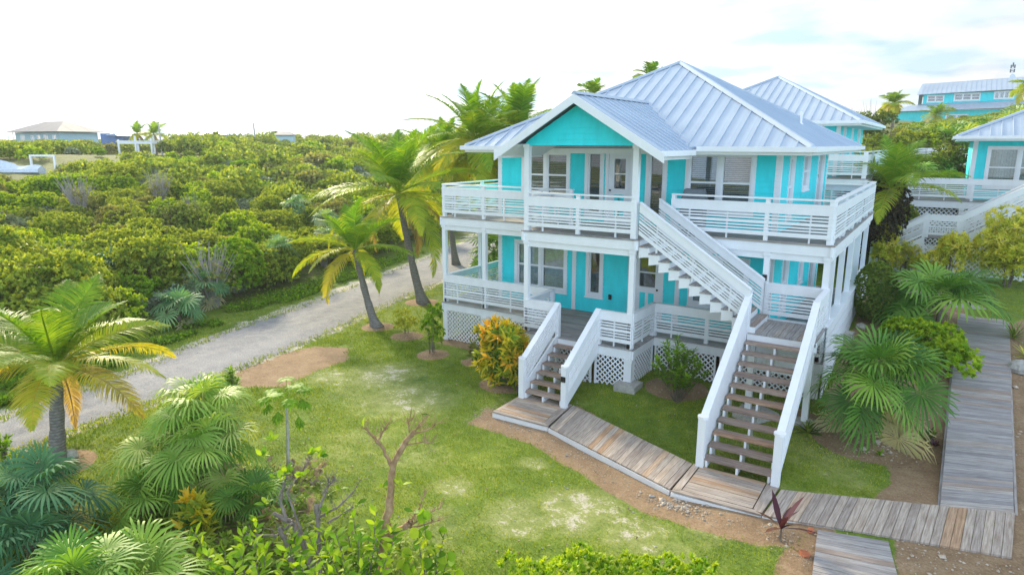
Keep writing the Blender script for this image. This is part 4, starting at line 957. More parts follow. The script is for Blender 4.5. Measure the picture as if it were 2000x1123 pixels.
def build_third():
    X0, Y0, ZD = 12.68, 17.55, 2.93
    root = empty('garden_house', (0, 0, 0), 0, 'turquoise bungalow at the right edge on a high lattice skirt with a long stair flight', 'house')
    XE = 27.0
    hip_roof(root, 14.35, XE, 17.6, 29.4, 5.68, 8.6)
    F = FX(15.05, 18.9, ZD); holes = [window(root, F, 0.62, 2.75, 0.62, 2.22, 2, True, 'curtain'), window(root, F, 5.0, 7.0, 0.62, 2.22, 2, True, 'curtain')]
    siding(F, 11.2, 2.6, holes).build('wall', TEAL, root)
    siding(FL(15.05, 18.9, ZD), 9.5, 2.6, []).build('wall', TEAL, root)
    mb = MB(); mb.box(15.05-0.03, 15.2, 18.86, 19.0, ZD, ZD+2.55); mb.build('corner_board', WHITE, root)
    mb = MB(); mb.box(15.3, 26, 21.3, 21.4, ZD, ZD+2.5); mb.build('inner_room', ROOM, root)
    mb = MB(); planks((X0, Y0), (XE, Y0), (XE, 30), (X0, 30), 80, ZD, WOODG, 'deck', mb=mb); mb.box(X0+0.1, XE-0.1, Y0+0.1, 29.9, ZD-0.3, ZD-0.05); mb.build('deck', WOODG, root)
    deck_trim(root, [(X0+0.03, 30), (X0+0.03, Y0+0.03), (XE, Y0+0.03)], ZD, 0.3)
    railing(root, (X0+0.1, Y0+0.1, ZD), (XE, Y0+0.1, ZD), posts=(0.17, 0.34, 0.5, 0.7)); railing(root, (X0+0.1, 30, ZD), (X0+0.1, Y0+0.1, ZD), posts=(0.3, 0.6, 0.8))
    for x in (X0+0.15, 14.9, 17.2, 19.5): post(root, x, Y0+0.15, H(x, Y0)-0.2, ZD-0.32, 0.18)
    post(root, X0+0.15, 22, H(X0, 22)-0.2, ZD-0.32, 0.18)
    lattice(root, FX(X0, Y0+0.2, 0), 0.25, 2.2, 0.3, ZD-0.34, pitch=0.13, wd=0.045); lattice(root, FX(X0, Y0+0.2, 0), 2.35, 6.6, 0.3, ZD-0.34, pitch=0.13, wd=0.045)
    # side stair running along the front, falling to the left
    YS = 14.6
    P = lambda px, py: CAM+ray(px, py)*((YS-CAM[1])/ray(px, py)[1])
    a, b = P(2000, 372), P(1885, 424); sl = (a[2]-b[2])/(a[0]-b[0])
    xl1 = P(1878, 420)[0]; xl0 = P(1812, 420)[0]; zl = P(1845, 420)[2]-0.95
    xe = 20.0; ze = zl+sl*(xe-xl1); xs_ = xl0-(zl-0.35)/sl
    for y, sd2 in ((YS, 1), (YS+1.2, 1)):
        s = railing(root, (xl1, y, zl), (xe, y, ze), side=1, name='stair_railing', posts=(0.3, 0.6), pick=True)
        railing(root, (xs_, y, 0.35), (xl0, y, zl), side=1, name='stair_railing', posts=(0.5,), pick=True)
        if y == YS: railing(root, (xl0, y, zl), (xl1, y, zl), side=1, pick=False)
        mb = MB(); mb.beam((xl1, y, zl-0.3), (xe, y, ze-0.3), 0.05, 0.36, cut=True, tint=.5); mb.beam((xs_, y, 0.05), (xl0, y, zl-0.3), 0.05, 0.36, cut=True, tint=.5); mb.build('stringer', WHITE, root)
    n = 8
    for i in range(n):
        x = xl0-(i+0.5)*(xl0-xs_)/n; z_ = zl-(i+1)*(zl-0.35)/(n+1); mb = MB(); mb.beam((x, YS+0.05, z_), (x, YS+1.15, z_), 0.28, 0.04); mb.build('tread', WOODG, root)
    n = 16
    for i in range(n):
        x = xl1+(i+0.5)*(xe-xl1)/n; z_ = zl+(i+0.5)*(ze-zl)/n; mb = MB(); mb.beam((x, YS+0.05, z_), (x, YS+1.15, z_), 0.28, 0.04); mb.build('tread', WOODG, root)
    mb = MB(); planks((xl0, YS), (xl1, YS), (xl1, YS+1.25), (xl0, YS+1.25), 9, zl, WOODG, 'landing', mb=mb); mb.build('landing', WOODG, root)
    zg = lambda u: H(xs_+u, YS)+0.02
    L = xe-xs_-0.2
    ztop = lambda u: (min(zl, 0.35+sl*u) if xs_+u < xl1 else zl+sl*(xs_+u-xl1))-0.30 if xs_+u > xs_ else 0.2
    F = FX(xs_, YS+0.03, 0); cuts = [0.35, (xl0-xs_), (xl1-xs_), (xl1-xs_)+2.2, L]
    for c0, c1 in zip(cuts[:-1], cuts[1:]):
        lattice(root, F, c0, c1, zg, 1, pitch=0.14, wd=0.05, v1f=ztop)
build_third()
def build_hill():
    D = 96.0; p = at(1885, 250, D); zb = p[2]; rz = R_(CAM_YAW+32)
    root = empty('hilltop_house', (p[0], p[1], 0), rz, 'turquoise house with two long metal roofs standing on the hilltop at upper right', 'house')
    k = D/CAM_F; X = lambda px: (px-1885)*k; Z = lambda py: 5.336-(py-281)*k
    mb = MB(); metal_plane(mb, [(X(1797), 0, Z(184)), (X(1981), 0, Z(179)), (X(1974), 3.5, Z(154.5)), (X(1801), 3.5, Z(160))], pitch=0.6); mb.add([(X(1801), 3.5, Z(160)), (X(1974), 3.5, Z(154.5)), (X(1974), 7, Z(180)), (X(1801), 7, Z(184))], [(0, 1, 2, 3)]); mb.build('roof', ROOF, root)
    F = ((X(1808), 0.6, Z(212)), (1, 0, 0), (0, -1, 0)); h = Z(183)-Z(212); u = lambda px: X(px)-X(1808)
    holes = [window(root, F, u(1816), u(1842), Z(198)-Z(212), Z(187)-Z(212), 2, True, None), window(root, F, u(1861), u(1901), Z(196.5)-Z(212), Z(185)-Z(212), 3, True, None), window(root, F, u(1925), u(1954), Z(195)-Z(212), Z(183.5)-Z(212), 4, False, 'curtain', TARP)]
    siding(F, u(1966), h, holes).build('upper_wall', TEAL, root)
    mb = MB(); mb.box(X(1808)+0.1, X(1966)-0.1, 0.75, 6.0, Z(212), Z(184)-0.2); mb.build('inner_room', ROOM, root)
    mb = MB(); metal_plane(mb, [(X(1752), -2.2, Z(217)), (X(1975), -2.2, Z(214)), (X(1975), 0.62, Z(199)), (X(1790), 0.62, Z(203))], pitch=0.6); mb.build('lower_roof', ROOF, root)
    F = ((X(1745), -1.6, Z(246)), (1, 0, 0), (0, -1, 0)); u = lambda px: X(px)-X(1745)
    hl = [window(root, F, u(1852), u(1886), Z(238)-Z(246), Z(226)-Z(246), 2, False, None)]
    siding(F, u(1972), Z(216.5)-Z(246), hl).build('lower_wall', TEAL, root)
    mb = MB(); mb.box(X(1745)+0.1, X(1972), -1.4, 6, Z(246)-6, Z(222)); mb.build('foundation', TEAL, root)
    # side gable seen at the left end
    mb = MB(); mb.add([(X(1801)-0.05, 0.2, Z(183)), (X(1801)-0.05, 3.5, Z(161)), (X(1801)-0.05, 6.8, Z(183)), (X(1801)-0.05, 6.8, Z(204)), (X(1801)-0.05, 0.2, Z(204)), (X(1801)+0.1, 0.2, Z(183)), (X(1801)+0.1, 3.5, Z(161)), (X(1801)+0.1, 6.8, Z(183)), (X(1801)+0.1, 6.8, Z(204)), (X(1801)+0.1, 0.2, Z(204))], [(0, 1, 2, 3, 4), (9, 8, 7, 6, 5), (0, 5, 6, 1), (1, 6, 7, 2)]); mb.build('gable_wall', SOFFIT, root)
    t = empty('antenna_mast', tuple(at(1975, 154, D+3)), rz, 'slim antenna mast with panels and a dish behind the roof of the hilltop house', 'antenna')
    mb = MB(); mb.tube([(0, 0, -5), (0, 0, 2.3)], [0.07, 0.05], 6); mb.build('mast', TARP, t)
    for zz, dx in ((1.1, -.22), (1.1, .22), (1.7, -.22), (1.7, .22), (2.0, 0.0)):
        mb = MB(); mb.box(dx-0.09, dx+0.09, -0.2, -0.1, zz-0.25, zz+0.25); mb.box(min(dx, 0), max(dx, 0)+0.01, -0.1, -0.06, zz-0.03, zz+0.03); mb.build('antenna_panel', GREYR, t)
    mb = MB(); mb.tube([(0.1, -0.1, 0.25), (0.1, -0.25, 0.25), (0.1, -0.4, 0.25)], [0.1, 0.3, 0.36], 12); mb.build('dish', TARP, t)
build_hill()
def build_fence():
    a = at(1640, 288, 42); b = at(1905, 288, 42); zt = 5.1
    root = empty('board_fence', (a[0], a[1], 0), math.atan2(b[1]-a[1], b[0]-a[0]), 'long white fence of horizontal boards below the palm hill between the houses', 'fence')
    L = math.hypot(b[0]-a[0], b[1]-a[1])
    for k in range(5):
        x = k*L/4; mb = MB(); mb.box(x-0.06, x+0.06, 0.03, 0.15, 2.6, zt); mb.build('post', WHITE, root)
    for k in range(4):
        mb = MB(); z = zt-0.16
        hs = [0.20, 0.06, 0.06, 0.14, 0.06, 0.06, 0.14, 0.06, 0.06, 0.20, 0.2, 0.2]; z = zt
        for h in hs: mb.box(k*L/4+0.01, (k+1)*L/4-0.01, 0, 0.025, z-h, z); z -= h+0.035
        mb.build('board_panel', WHITE, root)
build_fence()
def build_far():
    D = 112.0; k = D/CAM_F; Z = lambda py: 5.336-(py-281)*k; p = at(110, 262, D); rz = math.atan2(RGT[1], RGT[0])-0.72+0.25
    root = empty('bungalow', (p[0], p[1], 0), rz, 'long pale bungalow under a wide grey hip roof on the far skyline at left', 'house')
    hw = 7.3; hd = 4.0; ze = Z(260); zr = Z(240)
    mb = MB(); E = [(-hw, -hd, ze), (hw, -hd, ze), (hw, hd, ze), (-hw, hd, ze)]; r0, r1 = (-2.6, 0, zr), (2.6, 0, zr)
    for q in ((E[0], E[1], r1, r0), (E[1], E[2], r1), (E[2], E[3], r0, r1), (E[3], E[0], r0)): metal_plane(mb, q, pitch=3, rib=0.01)
    mb.build('roof', GREYR, root)
    F = FX(-hw+1.0, -hd+0.9, ze-3.0); holes = [window(root, F, u_, u_+w_, 1.2, 2.4, l_, False, None, w=0.09) for u_, w_, l_ in ((1.6, 1.0, 2), (4.6, 0.8, 2), (6.4, 0.8, 1), (8.3, 1.0, 2), (10.8, 0.8, 1))]
    siding(F, 2*hw-2, 2.9, holes).build('wall', PALE, root); siding(FR(hw-1.0, -hd+0.9, ze-3), 2*hd-1.8, 2.9, []).build('wall', PALE, root)
    for kx in range(4):
        mb = MB(); x = -hw+0.1+kx*0.45; mb.box(x-0.05, x+0.05, -hd+0.2+0.5*kx, -hd+0.3+0.5*kx, ze-3, ze-0.1); mb.build('porch_post', WHITE, root)
    p = at(238, 272, 98); root = empty('beach_cottage', (p[0], p[1], 0), math.atan2(RGT[1], RGT[0]), 'small deep-blue cottage with a pale metal roof beside the white pergola', 'cottage')
    k = 98/CAM_F; Z = lambda py: 5.336-(py-281)*k
    siding(FX(-2.2, -1.5, Z(282)), 2.2, 1.45, []).build('wall', BLUEW, root); mb = MB(); mb.box(-2.1, 0.9, -1.3, 2, Z(282)-1, Z(266)); mb.build('body', BLUEW, root)
    mb = MB(); metal_plane(mb, [(-1.2, -1.9, Z(266)), (2.6, -1.9, Z(268)), (1.5, 0.6, Z(257)), (-1.0, 0.6, Z(257))], pitch=0.5); mb.build('roof', ROOF, root)
    # pergola
    D = 84; k = D/CAM_F; Z = lambda py: 5.336-(py-281)*k; p = at(255, 285, D)
    root = empty('pergola', (p[0], p[1], 0), math.atan2(RGT[1], RGT[0]), 'white timber pergola frame standing open in the scrub near the far cottage', 'pergola')
    X = lambda px: (px-255)*k
    for px, y, t in ((232, 0, 274), (265, 0, 267), (268, 0.2, 280), (289, 1.5, 266), (296, 0, 272)):
        mb = MB(); mb.box(X(px)-0.09, X(px)+0.09, y-0.09, y+0.09, Z(302), Z(t)); mb.build('post', WHITE, root)
    for y in (0, 1.2, 2.4):
        mb = MB(); mb.box(X(230), X(298), y-0.05, y+0.05, Z(281)-0.1+0.002*y, Z(277)-0.1); mb.build('beam', WHITE, root)
    for i in range(7):
        mb = MB(); x = X(232)+i*0.7; mb.box(x-0.03, x+0.03, -0.3, 2.7, Z(277)-0.098, Z(277)+0.06); mb.build('rafter', WHITE, root)
    D = 62; k = D/CAM_F; Z = lambda py: 5.336-(py-281)*k; p = at(83, 310, D)
    root = empty('beam_frame', (p[0], p[1], 0), math.atan2(RGT[1], RGT[0]), 'plain white goal-shaped post and beam frame beside the covered boats', 'frame')
    for px in (-23, 23):
        mb = MB(); mb.box(px*k-0.08, px*k+0.08, -0.08, 0.08, Z(330), Z(307)); mb.build('post', WHITE, root)
    mb = MB(); mb.box(-25*k, 25*k, -0.07, 0.07, Z(307), Z(304)+0.03); mb.build('beam', WHITE, root)
    # covered boats
    for px, py, L, lab in ((38, 332, 3.6, 'pale tarpaulin-covered boat with a raised bow below the white beam frame'), (2, 328, 2.2, 'white covered boat at the left edge of the scrub hillside')):
        p = at(px, py, 58); t = empty('covered_boat', (p[0], p[1], p[2]-0.55), math.atan2(RGT[1], RGT[0])+0.15, lab, 'boat', 'covered boats on the hillside')
        mb = MB(); n = 9; vs = []; fs = []
        for i in range(n):
            f = i/(n-1); x = (f-0.5)*L; w = 0.75*math.sin(min(1, 0.25+f*1.1)*math.pi*0.5)*(1 if f < 0.8 else 1.0); zt = 0.75+0.55*(1-f)**2+0.12*math.sin(f*9)
            vs += [(x, -w, 0.35), (x, -w*0.85, 0.62), (x, 0, zt+0.12), (x, w*0.85, 0.62), (x, w, 0.35), (x, 0, 0.0)]
        for i in range(n-1):
            for j in range(6): fs.append((i*6+j, i*6+(j+1) % 6, i*6+6+(j+1) % 6, i*6+6+j))
        fs += [(5, 4, 3, 2, 1, 0), tuple((n-1)*6+j for j in range(6))]
        mb.add(vs, fs); mb.build('boat_cover', TARP, t)
    for px, py, h_, lab in ((316, 292, 3.0, 'leaning grey wooden pole beside the pergola on the skyline'), (497, 256, 1.3, 'thin bare wooden pole on the skyline above the scrub')):
        D_ = 84 if px < 400 else 105; p = at(px, py, D_); mb = MB(); mb.tube([(0, 0, -1), (-0.1, 0, h_*0.5), (-0.15, 0, h_)], [0.12, 0.11, 0.07], 7); o = mb.build('wooden_pole', STONE); o.location = Vector(p); tag(o, lab, 'pole')
    for i, (px, py, w_, h_, rc, lab) in enumerate(((420, 262, 2.6, 0.8, ROOF, 'small pale-roofed house half hidden on the skyline left of the palms'), (556, 262, 1.8, 0.6, GREYR, 'low grey-roofed house on the skyline just left of the tallest palm'))):
        p = at(px, py, 120); t = empty('distant_house', (p[0], p[1], p[2]-0.5), math.atan2(RGT[1], RGT[0])+0.2, lab, 'house')
        mb = MB(); mb.box(-w_*0.9, w_*0.9, -2, 2, -3, 0.3); mb.build('wall', PALE, t); mb = MB(); a = [(-w_, -2.4, 0.3), (w_, -2.4, 0.3), (w_, 2.4, 0.3), (-w_, 2.4, 0.3)]; r0, r1 = (-w_*0.5, 0, 0.3+h_), (w_*0.5, 0, 0.3+h_)
        for q in ((a[0], a[1], r1, r0), (a[1], a[2], r1), (a[2], a[3], r0, r1), (a[3], a[0], r0)): metal_plane(mb, q, pitch=3, rib=0.01)
        mb.build('roof', rc, t)
build_far()

# ---------------------------------------------------------------- vegetation kit
def unit(v): return v/(np.linalg.norm(v, axis=-1, keepdims=True)+1e-9)
def rdir(n, r=rng): return unit(r.normal(size=(n, 3)))
def palm_crown(lb, L=2.6, n=20, seed=0, leaf=0.55, yellow=0.3, dead=2, emax=86, emin=-18, wind=(0, 0), wleaf=0.040, pairs=56, droop=1.0):
    r = np.random.default_rng(seed); ga = 2.39996
    for i in range(n+dead):
        isd = i >= n; f = (i+0.5)/n if not isd else 1.0
        az = i*ga+r.normal(0, 0.2); e0 = R_(emax+(emin-emax)*f**0.85+r.normal(0, 6)) if not isd else R_(-35+r.normal(0, 8))
        Lf = L*(0.72+0.28*math.sin(min(1, f*1.6)*math.pi/2))*r.uniform(0.88, 1.1)*(0.8 if isd else 1); K = 14
        bend = R_(r.uniform(50, 80))*(0.45+0.65*f)*droop; pts = [np.zeros(3)]; tans = []
        p = np.zeros(3); az2 = az
        for k in range(K):
            t = (k+0.5)/K; e = e0-bend*t**1.5; az2 = az+wind[0]*t*t
            d = np.array([math.cos(az2)*math.cos(e), math.sin(az2)*math.cos(e), math.sin(e)]); p = p+d*Lf/K; pts.append(p); tans.append(d)
        pts = np.array(pts); tans = np.array(tans+[tans[-1]])
        base_t = (1.0 if isd else np.clip(0.18+0.30*f+r.normal(0, 0.05)+yellow*(f**2)*r.uniform(0.2, 1.0), 0, 0.80))
        lb.tube(pts[::2]+0, np.linspace(0.028, 0.006, len(pts[::2])), T=min(1, base_t+0.12), n=4)
        tt = np.linspace(0.13, 0.995, pairs); idx = tt*K; i0 = np.minimum(idx.astype(int), K-1); fr = (idx-i0)[:, None]
        P = pts[i0]*(1-fr)+pts[i0+1]*fr; T = unit(tans[i0]*(1-fr)+tans[i0+1]*fr)
        side = unit(np.cross(T, np.array([0, 0, 1.0])+1e-3)); upv = np.cross(side, T)
        prof = leaf*(0.10+0.98*np.sin(np.clip(tt*1.02, 0, 1)**0.75*math.pi))**0.9*(1.0 if not isd else 0.7)
        tw = r.normal(0, 0.25)
        for sgn in (-1, 1):
            m = pairs; sv = side*sgn*math.cos(tw)+upv*math.sin(tw)*sgn
            d0 = unit(sv*0.9+T*(0.35+0.5*tt[:, None])+upv*0.30+r.normal(0, 0.07, (m, 3)))
            hang = np.array([0, 0, -1.0]); g = (0.32+0.5*f)*(1.6 if isd else 1.0)
            ln = prof*r.uniform(0.85, 1.1, m); c = [P]; q = P
            for k in range(4):
                dd = unit(d0+hang*g*((k+0.3)/4)**1.0*1.35); q = q+dd*(ln/4)[:, None]; c.append(q)
            C = np.stack(c, 1); S = unit(np.cross(d0, T))+0*d0; S = unit(np.cross(d0, S))*1.0
            W = wleaf*np.array([0.55, 1.0, 0.9, 0.55, 0.08])[None]*np.ones((m, 1))
            tip = r.random(m) < 0.10
            tint = np.clip(base_t+r.normal(0, 0.07, m)+tip*0.15, 0, 1)
            lb.strips(C, S[:, None, :], W, tint)
def palm_trunk(parent, top, r0=0.16, r1=0.10, lean=0.0, name='trunk', mat=None):
    top = np.array(top, float); n = 14; pts = []; rad = []
    for i in range(n):
        t = i/(n-1); p = np.array([top[0]*(t**0.75), top[1]*(t**0.75), -0.15+(top[2]+0.15)*t]); pts.append(p); rad.append(r1+(r0-r1)*(1-t)+r0*0.9*math.exp(-t*11)+0.01*math.sin(i*2.1))
    mb = MB(); mb.tube(pts, rad, 12); o = mb.build(name, mat or BARKP, parent, smooth=True); return o
def coconut_palm(label, base, top, group=None, name='palm_tree', **k):
    t = empty(name, base, 0, label, 'palm tree', group); top = np.array(top, float)-np.array(base, float)
    tr = {kk: k.pop(kk) for kk in ('r0', 'r1') if kk in k}
    palm_trunk(t, top, **tr)
    lb = LB(); palm_crown(lb, **k); c = lb.build('crown', [L_PALM], t); c.location = Vector(top)
    # boots and dead sheaths at the crown base
    sh = LB(); r = np.random.default_rng(k.get('seed', 0)+5); m = 26; L = k.get('L', 2.6)
    D = rdir(m, r)*np.array([1, 1, 0.5]); D[:, 2] = np.abs(D[:, 2])-0.25
    sh.bigleaves(np.zeros((m, 3))+D*0.05-np.array([0, 0, 0.12]), D, rdir(m, r), r.uniform(0.12, 0.22, m)*L/2.6, 0.07, r.random(m), prof=(0.8, 1, 0.8, 0.5, 0.3))
    o = sh.build('dry_sheath', [L_DEAD], t); o.location = Vector(top); return t
def fan_leaf(lb, o, d, nrm, R=0.6, seg=26, spread=155, tint=0.4, r=rng, droop=0.35, w=1.0):
    """o hastula point, d central direction, nrm leaf normal"""
    d = d/np.linalg.norm(d); s = np.cross(d, nrm); s /= np.linalg.norm(s); nrm = np.cross(s, d)
    a = np.radians(np.linspace(-spread, spread, seg)); dirs = d[None]*np.cos(a)[:, None]+s[None]*np.sin(a)[:, None]
    ln = R*(0.72+0.28*np.cos(a*0.55))*r.uniform(0.92, 1.06, seg)
    pl = (np.arange(seg) % 2*2-1)[:, None]*nrm[None]*0.012*R/0.6
    c = []; fr = (0.02, 0.33, 0.62, 0.85, 1.0); hang = np.array([0, 0, -1.0])
    for f in fr:
        c.append(o[None]+dirs*(ln*f)[:, None]+nrm[None]*(0.10*R*math.sin(f*2.2))+hang[None]*(droop*R*max(0, f-0.35)**2*1.6*r.uniform(0.6, 1.5, seg)[:, None])+pl*(1 if 0 < f < 1 else 0))
    C = np.stack(c, 1); step = np.radians(2*spread/seg)
    W = np.stack([ln*0.02*step, ln*0.34*step, ln*0.50*step*0.80, ln*0.30*step, ln*0.012], 1)*1.06*w
    S = unit(np.cross(nrm[None], dirs))
    T = np.clip(tint+r.normal(0, 0.05, seg)+(np.abs(a) > 2.3)*0.05, 0, 1)
    lb.strips(C, S[:, None, :], W, T)
def fan_crown(lb, n=18, R=0.6, pet=0.7, seed=0, tint=(0.2, 0.6), emax=75, emin=-30, seg=24, deadn=2, droop=0.35, off=(0, 0, 0), pm=0, spread=150):
    r = np.random.default_rng(seed); off = np.array(off, float)
    for i in range(n+deadn):
        f = min(1, (i+0.5)/n); isd = i >= n; az = i*2.39996+r.normal(0, 0.25); e = R_(emax+(emin-emax)*f+r.normal(0, 7)) if not isd else R_(-50)
        d = np.array([math.cos(az)*math.cos(e), math.sin(az)*math.cos(e), math.sin(e)]); lp = pet*(0.65+0.5*f)*r.uniform(0.8, 1.15)
        mid = off+d*lp*0.5; end = off+d*lp-np.array([0, 0, 0.10*lp*f]); t0 = tint[0]+(tint[1]-tint[0])*r.random()
        lb.tube([off, mid, end], [0.016, 0.011, 0.008], T=min(1, t0+0.25), m=pm, n=4)
        e2 = e-R_(15+35*f); dd = np.array([math.cos(az)*math.cos(e2), math.sin(az)*math.cos(e2), math.sin(e2)]); up = unit(np.array([0, 0, 1.0])-dd*dd[2]+r.normal(0, 0.25, 3))
        fan_leaf(lb, end, dd, up, R*r.uniform(0.82, 1.12), seg, spread, 1.0 if isd else t0, r, droop*(2 if isd else 1))
def fan_palm(label, base, stems, group=None, mat=None, name='fan_palm', cat='fan palm', trunk=True, bark=None, **k):
    t = empty(name, base, 0, label, cat, group); lb = LB(); sd0 = k.pop('seed', 0)
    for j, (dx, dy, h) in enumerate(stems):
        if trunk and h > 0.15:
            mb = MB(); n = 7; pts = [(dx*(i/(n-1))**1.3, dy*(i/(n-1))**1.3, -0.1+(h+0.1)*i/(n-1)) for i in range(n)]; mb.tube(pts, [0.085+0.012*math.sin(i*2.4)-0.02*i/n for i in range(n)], 9); mb.build('trunk', bark or BARK, t, smooth=True)
        fan_crown(lb, seed=sd0+j*7, off=(dx, dy, max(h, 0)), **k)
    lb.build('crown', [mat or L_FAN], t); return t
def tuft_bush(lb, lobes, ntuft, per, leaf, width, seed=0, tint=(0.15, 0.75), up=0.35, m=0, low=-0.35, tipbright=0.25, big=False, shell=(0.70, 1.03)):
    """leaf tufts spread through a union of ellipsoids: lobes = [(x,y,z,rx,ry,rz)]"""
    r = np.random.default_rng(seed); lob = np.array(lobes, float); vol = (lob[:, 3]*lob[:, 4]+lob[:, 3]*lob[:, 5]); pick = r.choice(len(lob), ntuft, p=vol/vol.sum())
    d = rdir(ntuft*3, r); d = d[d[:, 2] > low][:ntuft]; pick = pick[:len(d)]; q = lob[pick]; rad = r.uniform(*shell, len(d))**0.6
    C = q[:, :3]+d*q[:, 3:]*rad[:, None]; C[:, 2] = np.maximum(C[:, 2], 0.06)
    n = len(d)*per; Cn = np.repeat(C, per, 0); O = np.repeat(d, per, 0)
    D = unit(O*0.7+rdir(n, r)*0.85+np.array([0, 0, up])); P = Cn+rdir(n, r)*leaf*0.18
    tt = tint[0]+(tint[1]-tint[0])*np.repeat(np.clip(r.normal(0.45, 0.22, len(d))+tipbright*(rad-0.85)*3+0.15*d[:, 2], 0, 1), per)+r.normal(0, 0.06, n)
    Nn = unit(O+rdir(n, r)*0.6+np.array([0, 0, 0.5]))
    f = lb.bigleaves if big else lb.leaves
    f(P, D, Nn, leaf*r.uniform(0.7, 1.2, n), width*r.uniform(0.8, 1.15, n), np.clip(tt, 0, 1), m)
def rand_lobes(seed, R=1.1, Hh=1.9, n=7, squash=1.0, lo=0.38, hi=0.62):
    r = np.random.default_rng(seed); out = []
    for i in range(n):
        a = r.uniform(0, 2*math.pi); q = R*math.sqrt(r.random())*0.62; s = r.uniform(lo, hi)*R; z = r.uniform(0.35, 0.92)*(Hh-s*0.8)
        out.append((q*math.cos(a), q*math.sin(a), max(z, s*0.45), s*1.1, s*1.1, s*0.85*squash))
    out.append((0, 0, Hh*0.40, R*0.72, R*0.72, Hh*0.42)); return out
def twigs(lb, seed, n=6, R=0.8, Hh=1.6, m=1, r0=0.025):
    r = np.random.default_rng(seed+99)
    for i in range(n):
        a = r.uniform(0, 2*math.pi); q = R*r.uniform(0.3, 0.95); h = Hh*r.uniform(0.7, 1.05)
        lb.tube([(0.1*math.cos(a), 0.1*math.sin(a), -0.1), (q*0.4*math.cos(a+.2), q*0.4*math.sin(a+.2), h*0.5), (q*math.cos(a), q*math.sin(a), h)], [r0, r0*0.7, r0*0.2], T=0.5, m=m, n=4)
def bush(name, label, base, lobes, ntuft, per, leaf, width, mat, cat='shrub', group=None, seed=0, stems=5, sR=0.5, sH=1.0, r0=0.02, rz=0, **k):
    t = empty(name, base, rz, label, cat, group); lb = LB(); tuft_bush(lb, lobes, ntuft, per, leaf, width, seed, **k); lb.build('foliage', [mat], t)
    if stems:
        st = LB(); twigs(st, seed, stems, sR, sH, 0, r0); st.build('stems', [BARK], t)
    return t
def copy_tree(o, parent=None):
    c = o.copy(); COL.objects.link(c); c.parent = parent
    for ch in o.children: copy_tree(ch, c)
    return c

# ---------------------------------------------------------------- scrub on the hillside left of the road
scrub_specs = [  # mat, R, H, tufts, per, leaf, width, tint
    (L_BRIGHT, 1.25, 1.9, 560, 8, 0.15, 0.085, (0.15, 0.95)), (L_MID, 1.3, 1.9, 560, 8, 0.14, 0.075, (0.1, 0.9)), (L_DARK, 1.2, 2.1, 560, 8, 0.13, 0.07, (0.1, 0.9)),
    (L_OLIVE, 1.15, 1.6, 520, 8, 0.13, 0.055, (0.1, 0.9)), (L_GREY, 0.95, 1.3, 420, 8, 0.13, 0.05, (0.1, 0.8)), (L_MID, 1.45, 2.3, 640, 8, 0.15, 0.08, (0.25, 1.0)), (L_BRIGHT, 1.0, 1.4, 420, 8, 0.15, 0.09, (0.0, 0.7)), (L_DARK, 1.45, 1.7, 600, 8, 0.13, 0.07, (0.2, 1.0))]
scrub_lab = ['bright yellow-green rounded scrub bush in the hillside thicket', 'mid-green rounded scrub bush in the hillside thicket', 'dark green dense scrub bush in the hillside thicket', 'olive-brown small-leaved scrub bush in the hillside thicket',
             'pale silvery-grey low scrub bush in the hillside thicket', 'tall mid-green scrub bush in the hillside thicket', 'low bright green scrub bush in the hillside thicket', 'broad dark green scrub bush in the hillside thicket']
protos = []; far_lb = []
for i, (m, Rr, Hh, nt, per, lf, wd, tn) in enumerate(scrub_specs):
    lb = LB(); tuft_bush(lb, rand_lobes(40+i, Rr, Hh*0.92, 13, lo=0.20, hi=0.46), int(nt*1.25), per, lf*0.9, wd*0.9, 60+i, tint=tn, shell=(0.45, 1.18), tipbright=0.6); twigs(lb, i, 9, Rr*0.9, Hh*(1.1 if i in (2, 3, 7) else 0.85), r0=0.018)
    protos.append(lb.mesh('scrub_bush')); protos[-1].materials.append(m); protos[-1].materials.append(BARK)
    fl = LB(); tuft_bush(fl, rand_lobes(40+i, Rr, Hh*0.92, 13, lo=0.20, hi=0.46), 260, 2, 0.30, 0.20, 60+i, tint=tn, shell=(0.5, 1.15), tipbright=0.5); far_lb.append(fl)
def in_view(x, y, m=60):
    v = np.array([x, y, 1.0])-CAM; d = v @ FWD
    if d < 2: return False
    px = 1000+CAM_F*(v @ RGT)/d; return -m-200/d*10 < px < 2000+m
thatch = []
for i in range(3):
    lb = LB(); fan_crown(lb, n=15, R=0.62, pet=0.6, seed=300+i, tint=(0.25, 0.95), seg=16, deadn=3, off=(0, 0, 0.9), droop=0.5); lb.tube([(0, 0, -0.1), (0.03, 0, 0.9)], [0.08, 0.07], m=1)
    me_ = lb.mesh('thatch_palm'); me_.materials.append([L_FANB, L_FAN, L_FANB][i]); me_.materials.append(BARK); thatch.append(me_)
cand = []
r_ = np.random.default_rng(11); d = 15.0
while d < 175:
    sp = 1.25+max(0, d-30)*0.022; az = R_(-80)
    while az < R_(-8):
        dd = d+r_.uniform(-0.5, 0.5)*sp; a = az+r_.uniform(-0.4, 0.4)*sp/d; x = CAM[0]+math.sin(a)*dd; y = CAM[1]+math.cos(a)*dd
        az += sp/d
        s_ = float(s_road(x, y))
        if s_ < 3.0 or not in_view(x, y): continue
        # keep clearings: boats, frame and the grassy hollow
        v = np.array([x, y, H(x, y)])-CAM; dp = v @ FWD; px = 1000+CAM_F*(v @ RGT)/dp
        if 50 < dp < 66 and -20 < px < 120: continue
        if 60 < dp < 74 and 100 < px < 220: continue
        if 70 < dp < 90 and 200 < px < 320: continue
        if px > 1020 and dp > 60 : continue
        cand.append((dp, x, y, s_, px))
    d += sp*0.88
cand.sort(); n_ind = 0; farV = LB(); grp = 'scrub bushes on the hillside left of the road'
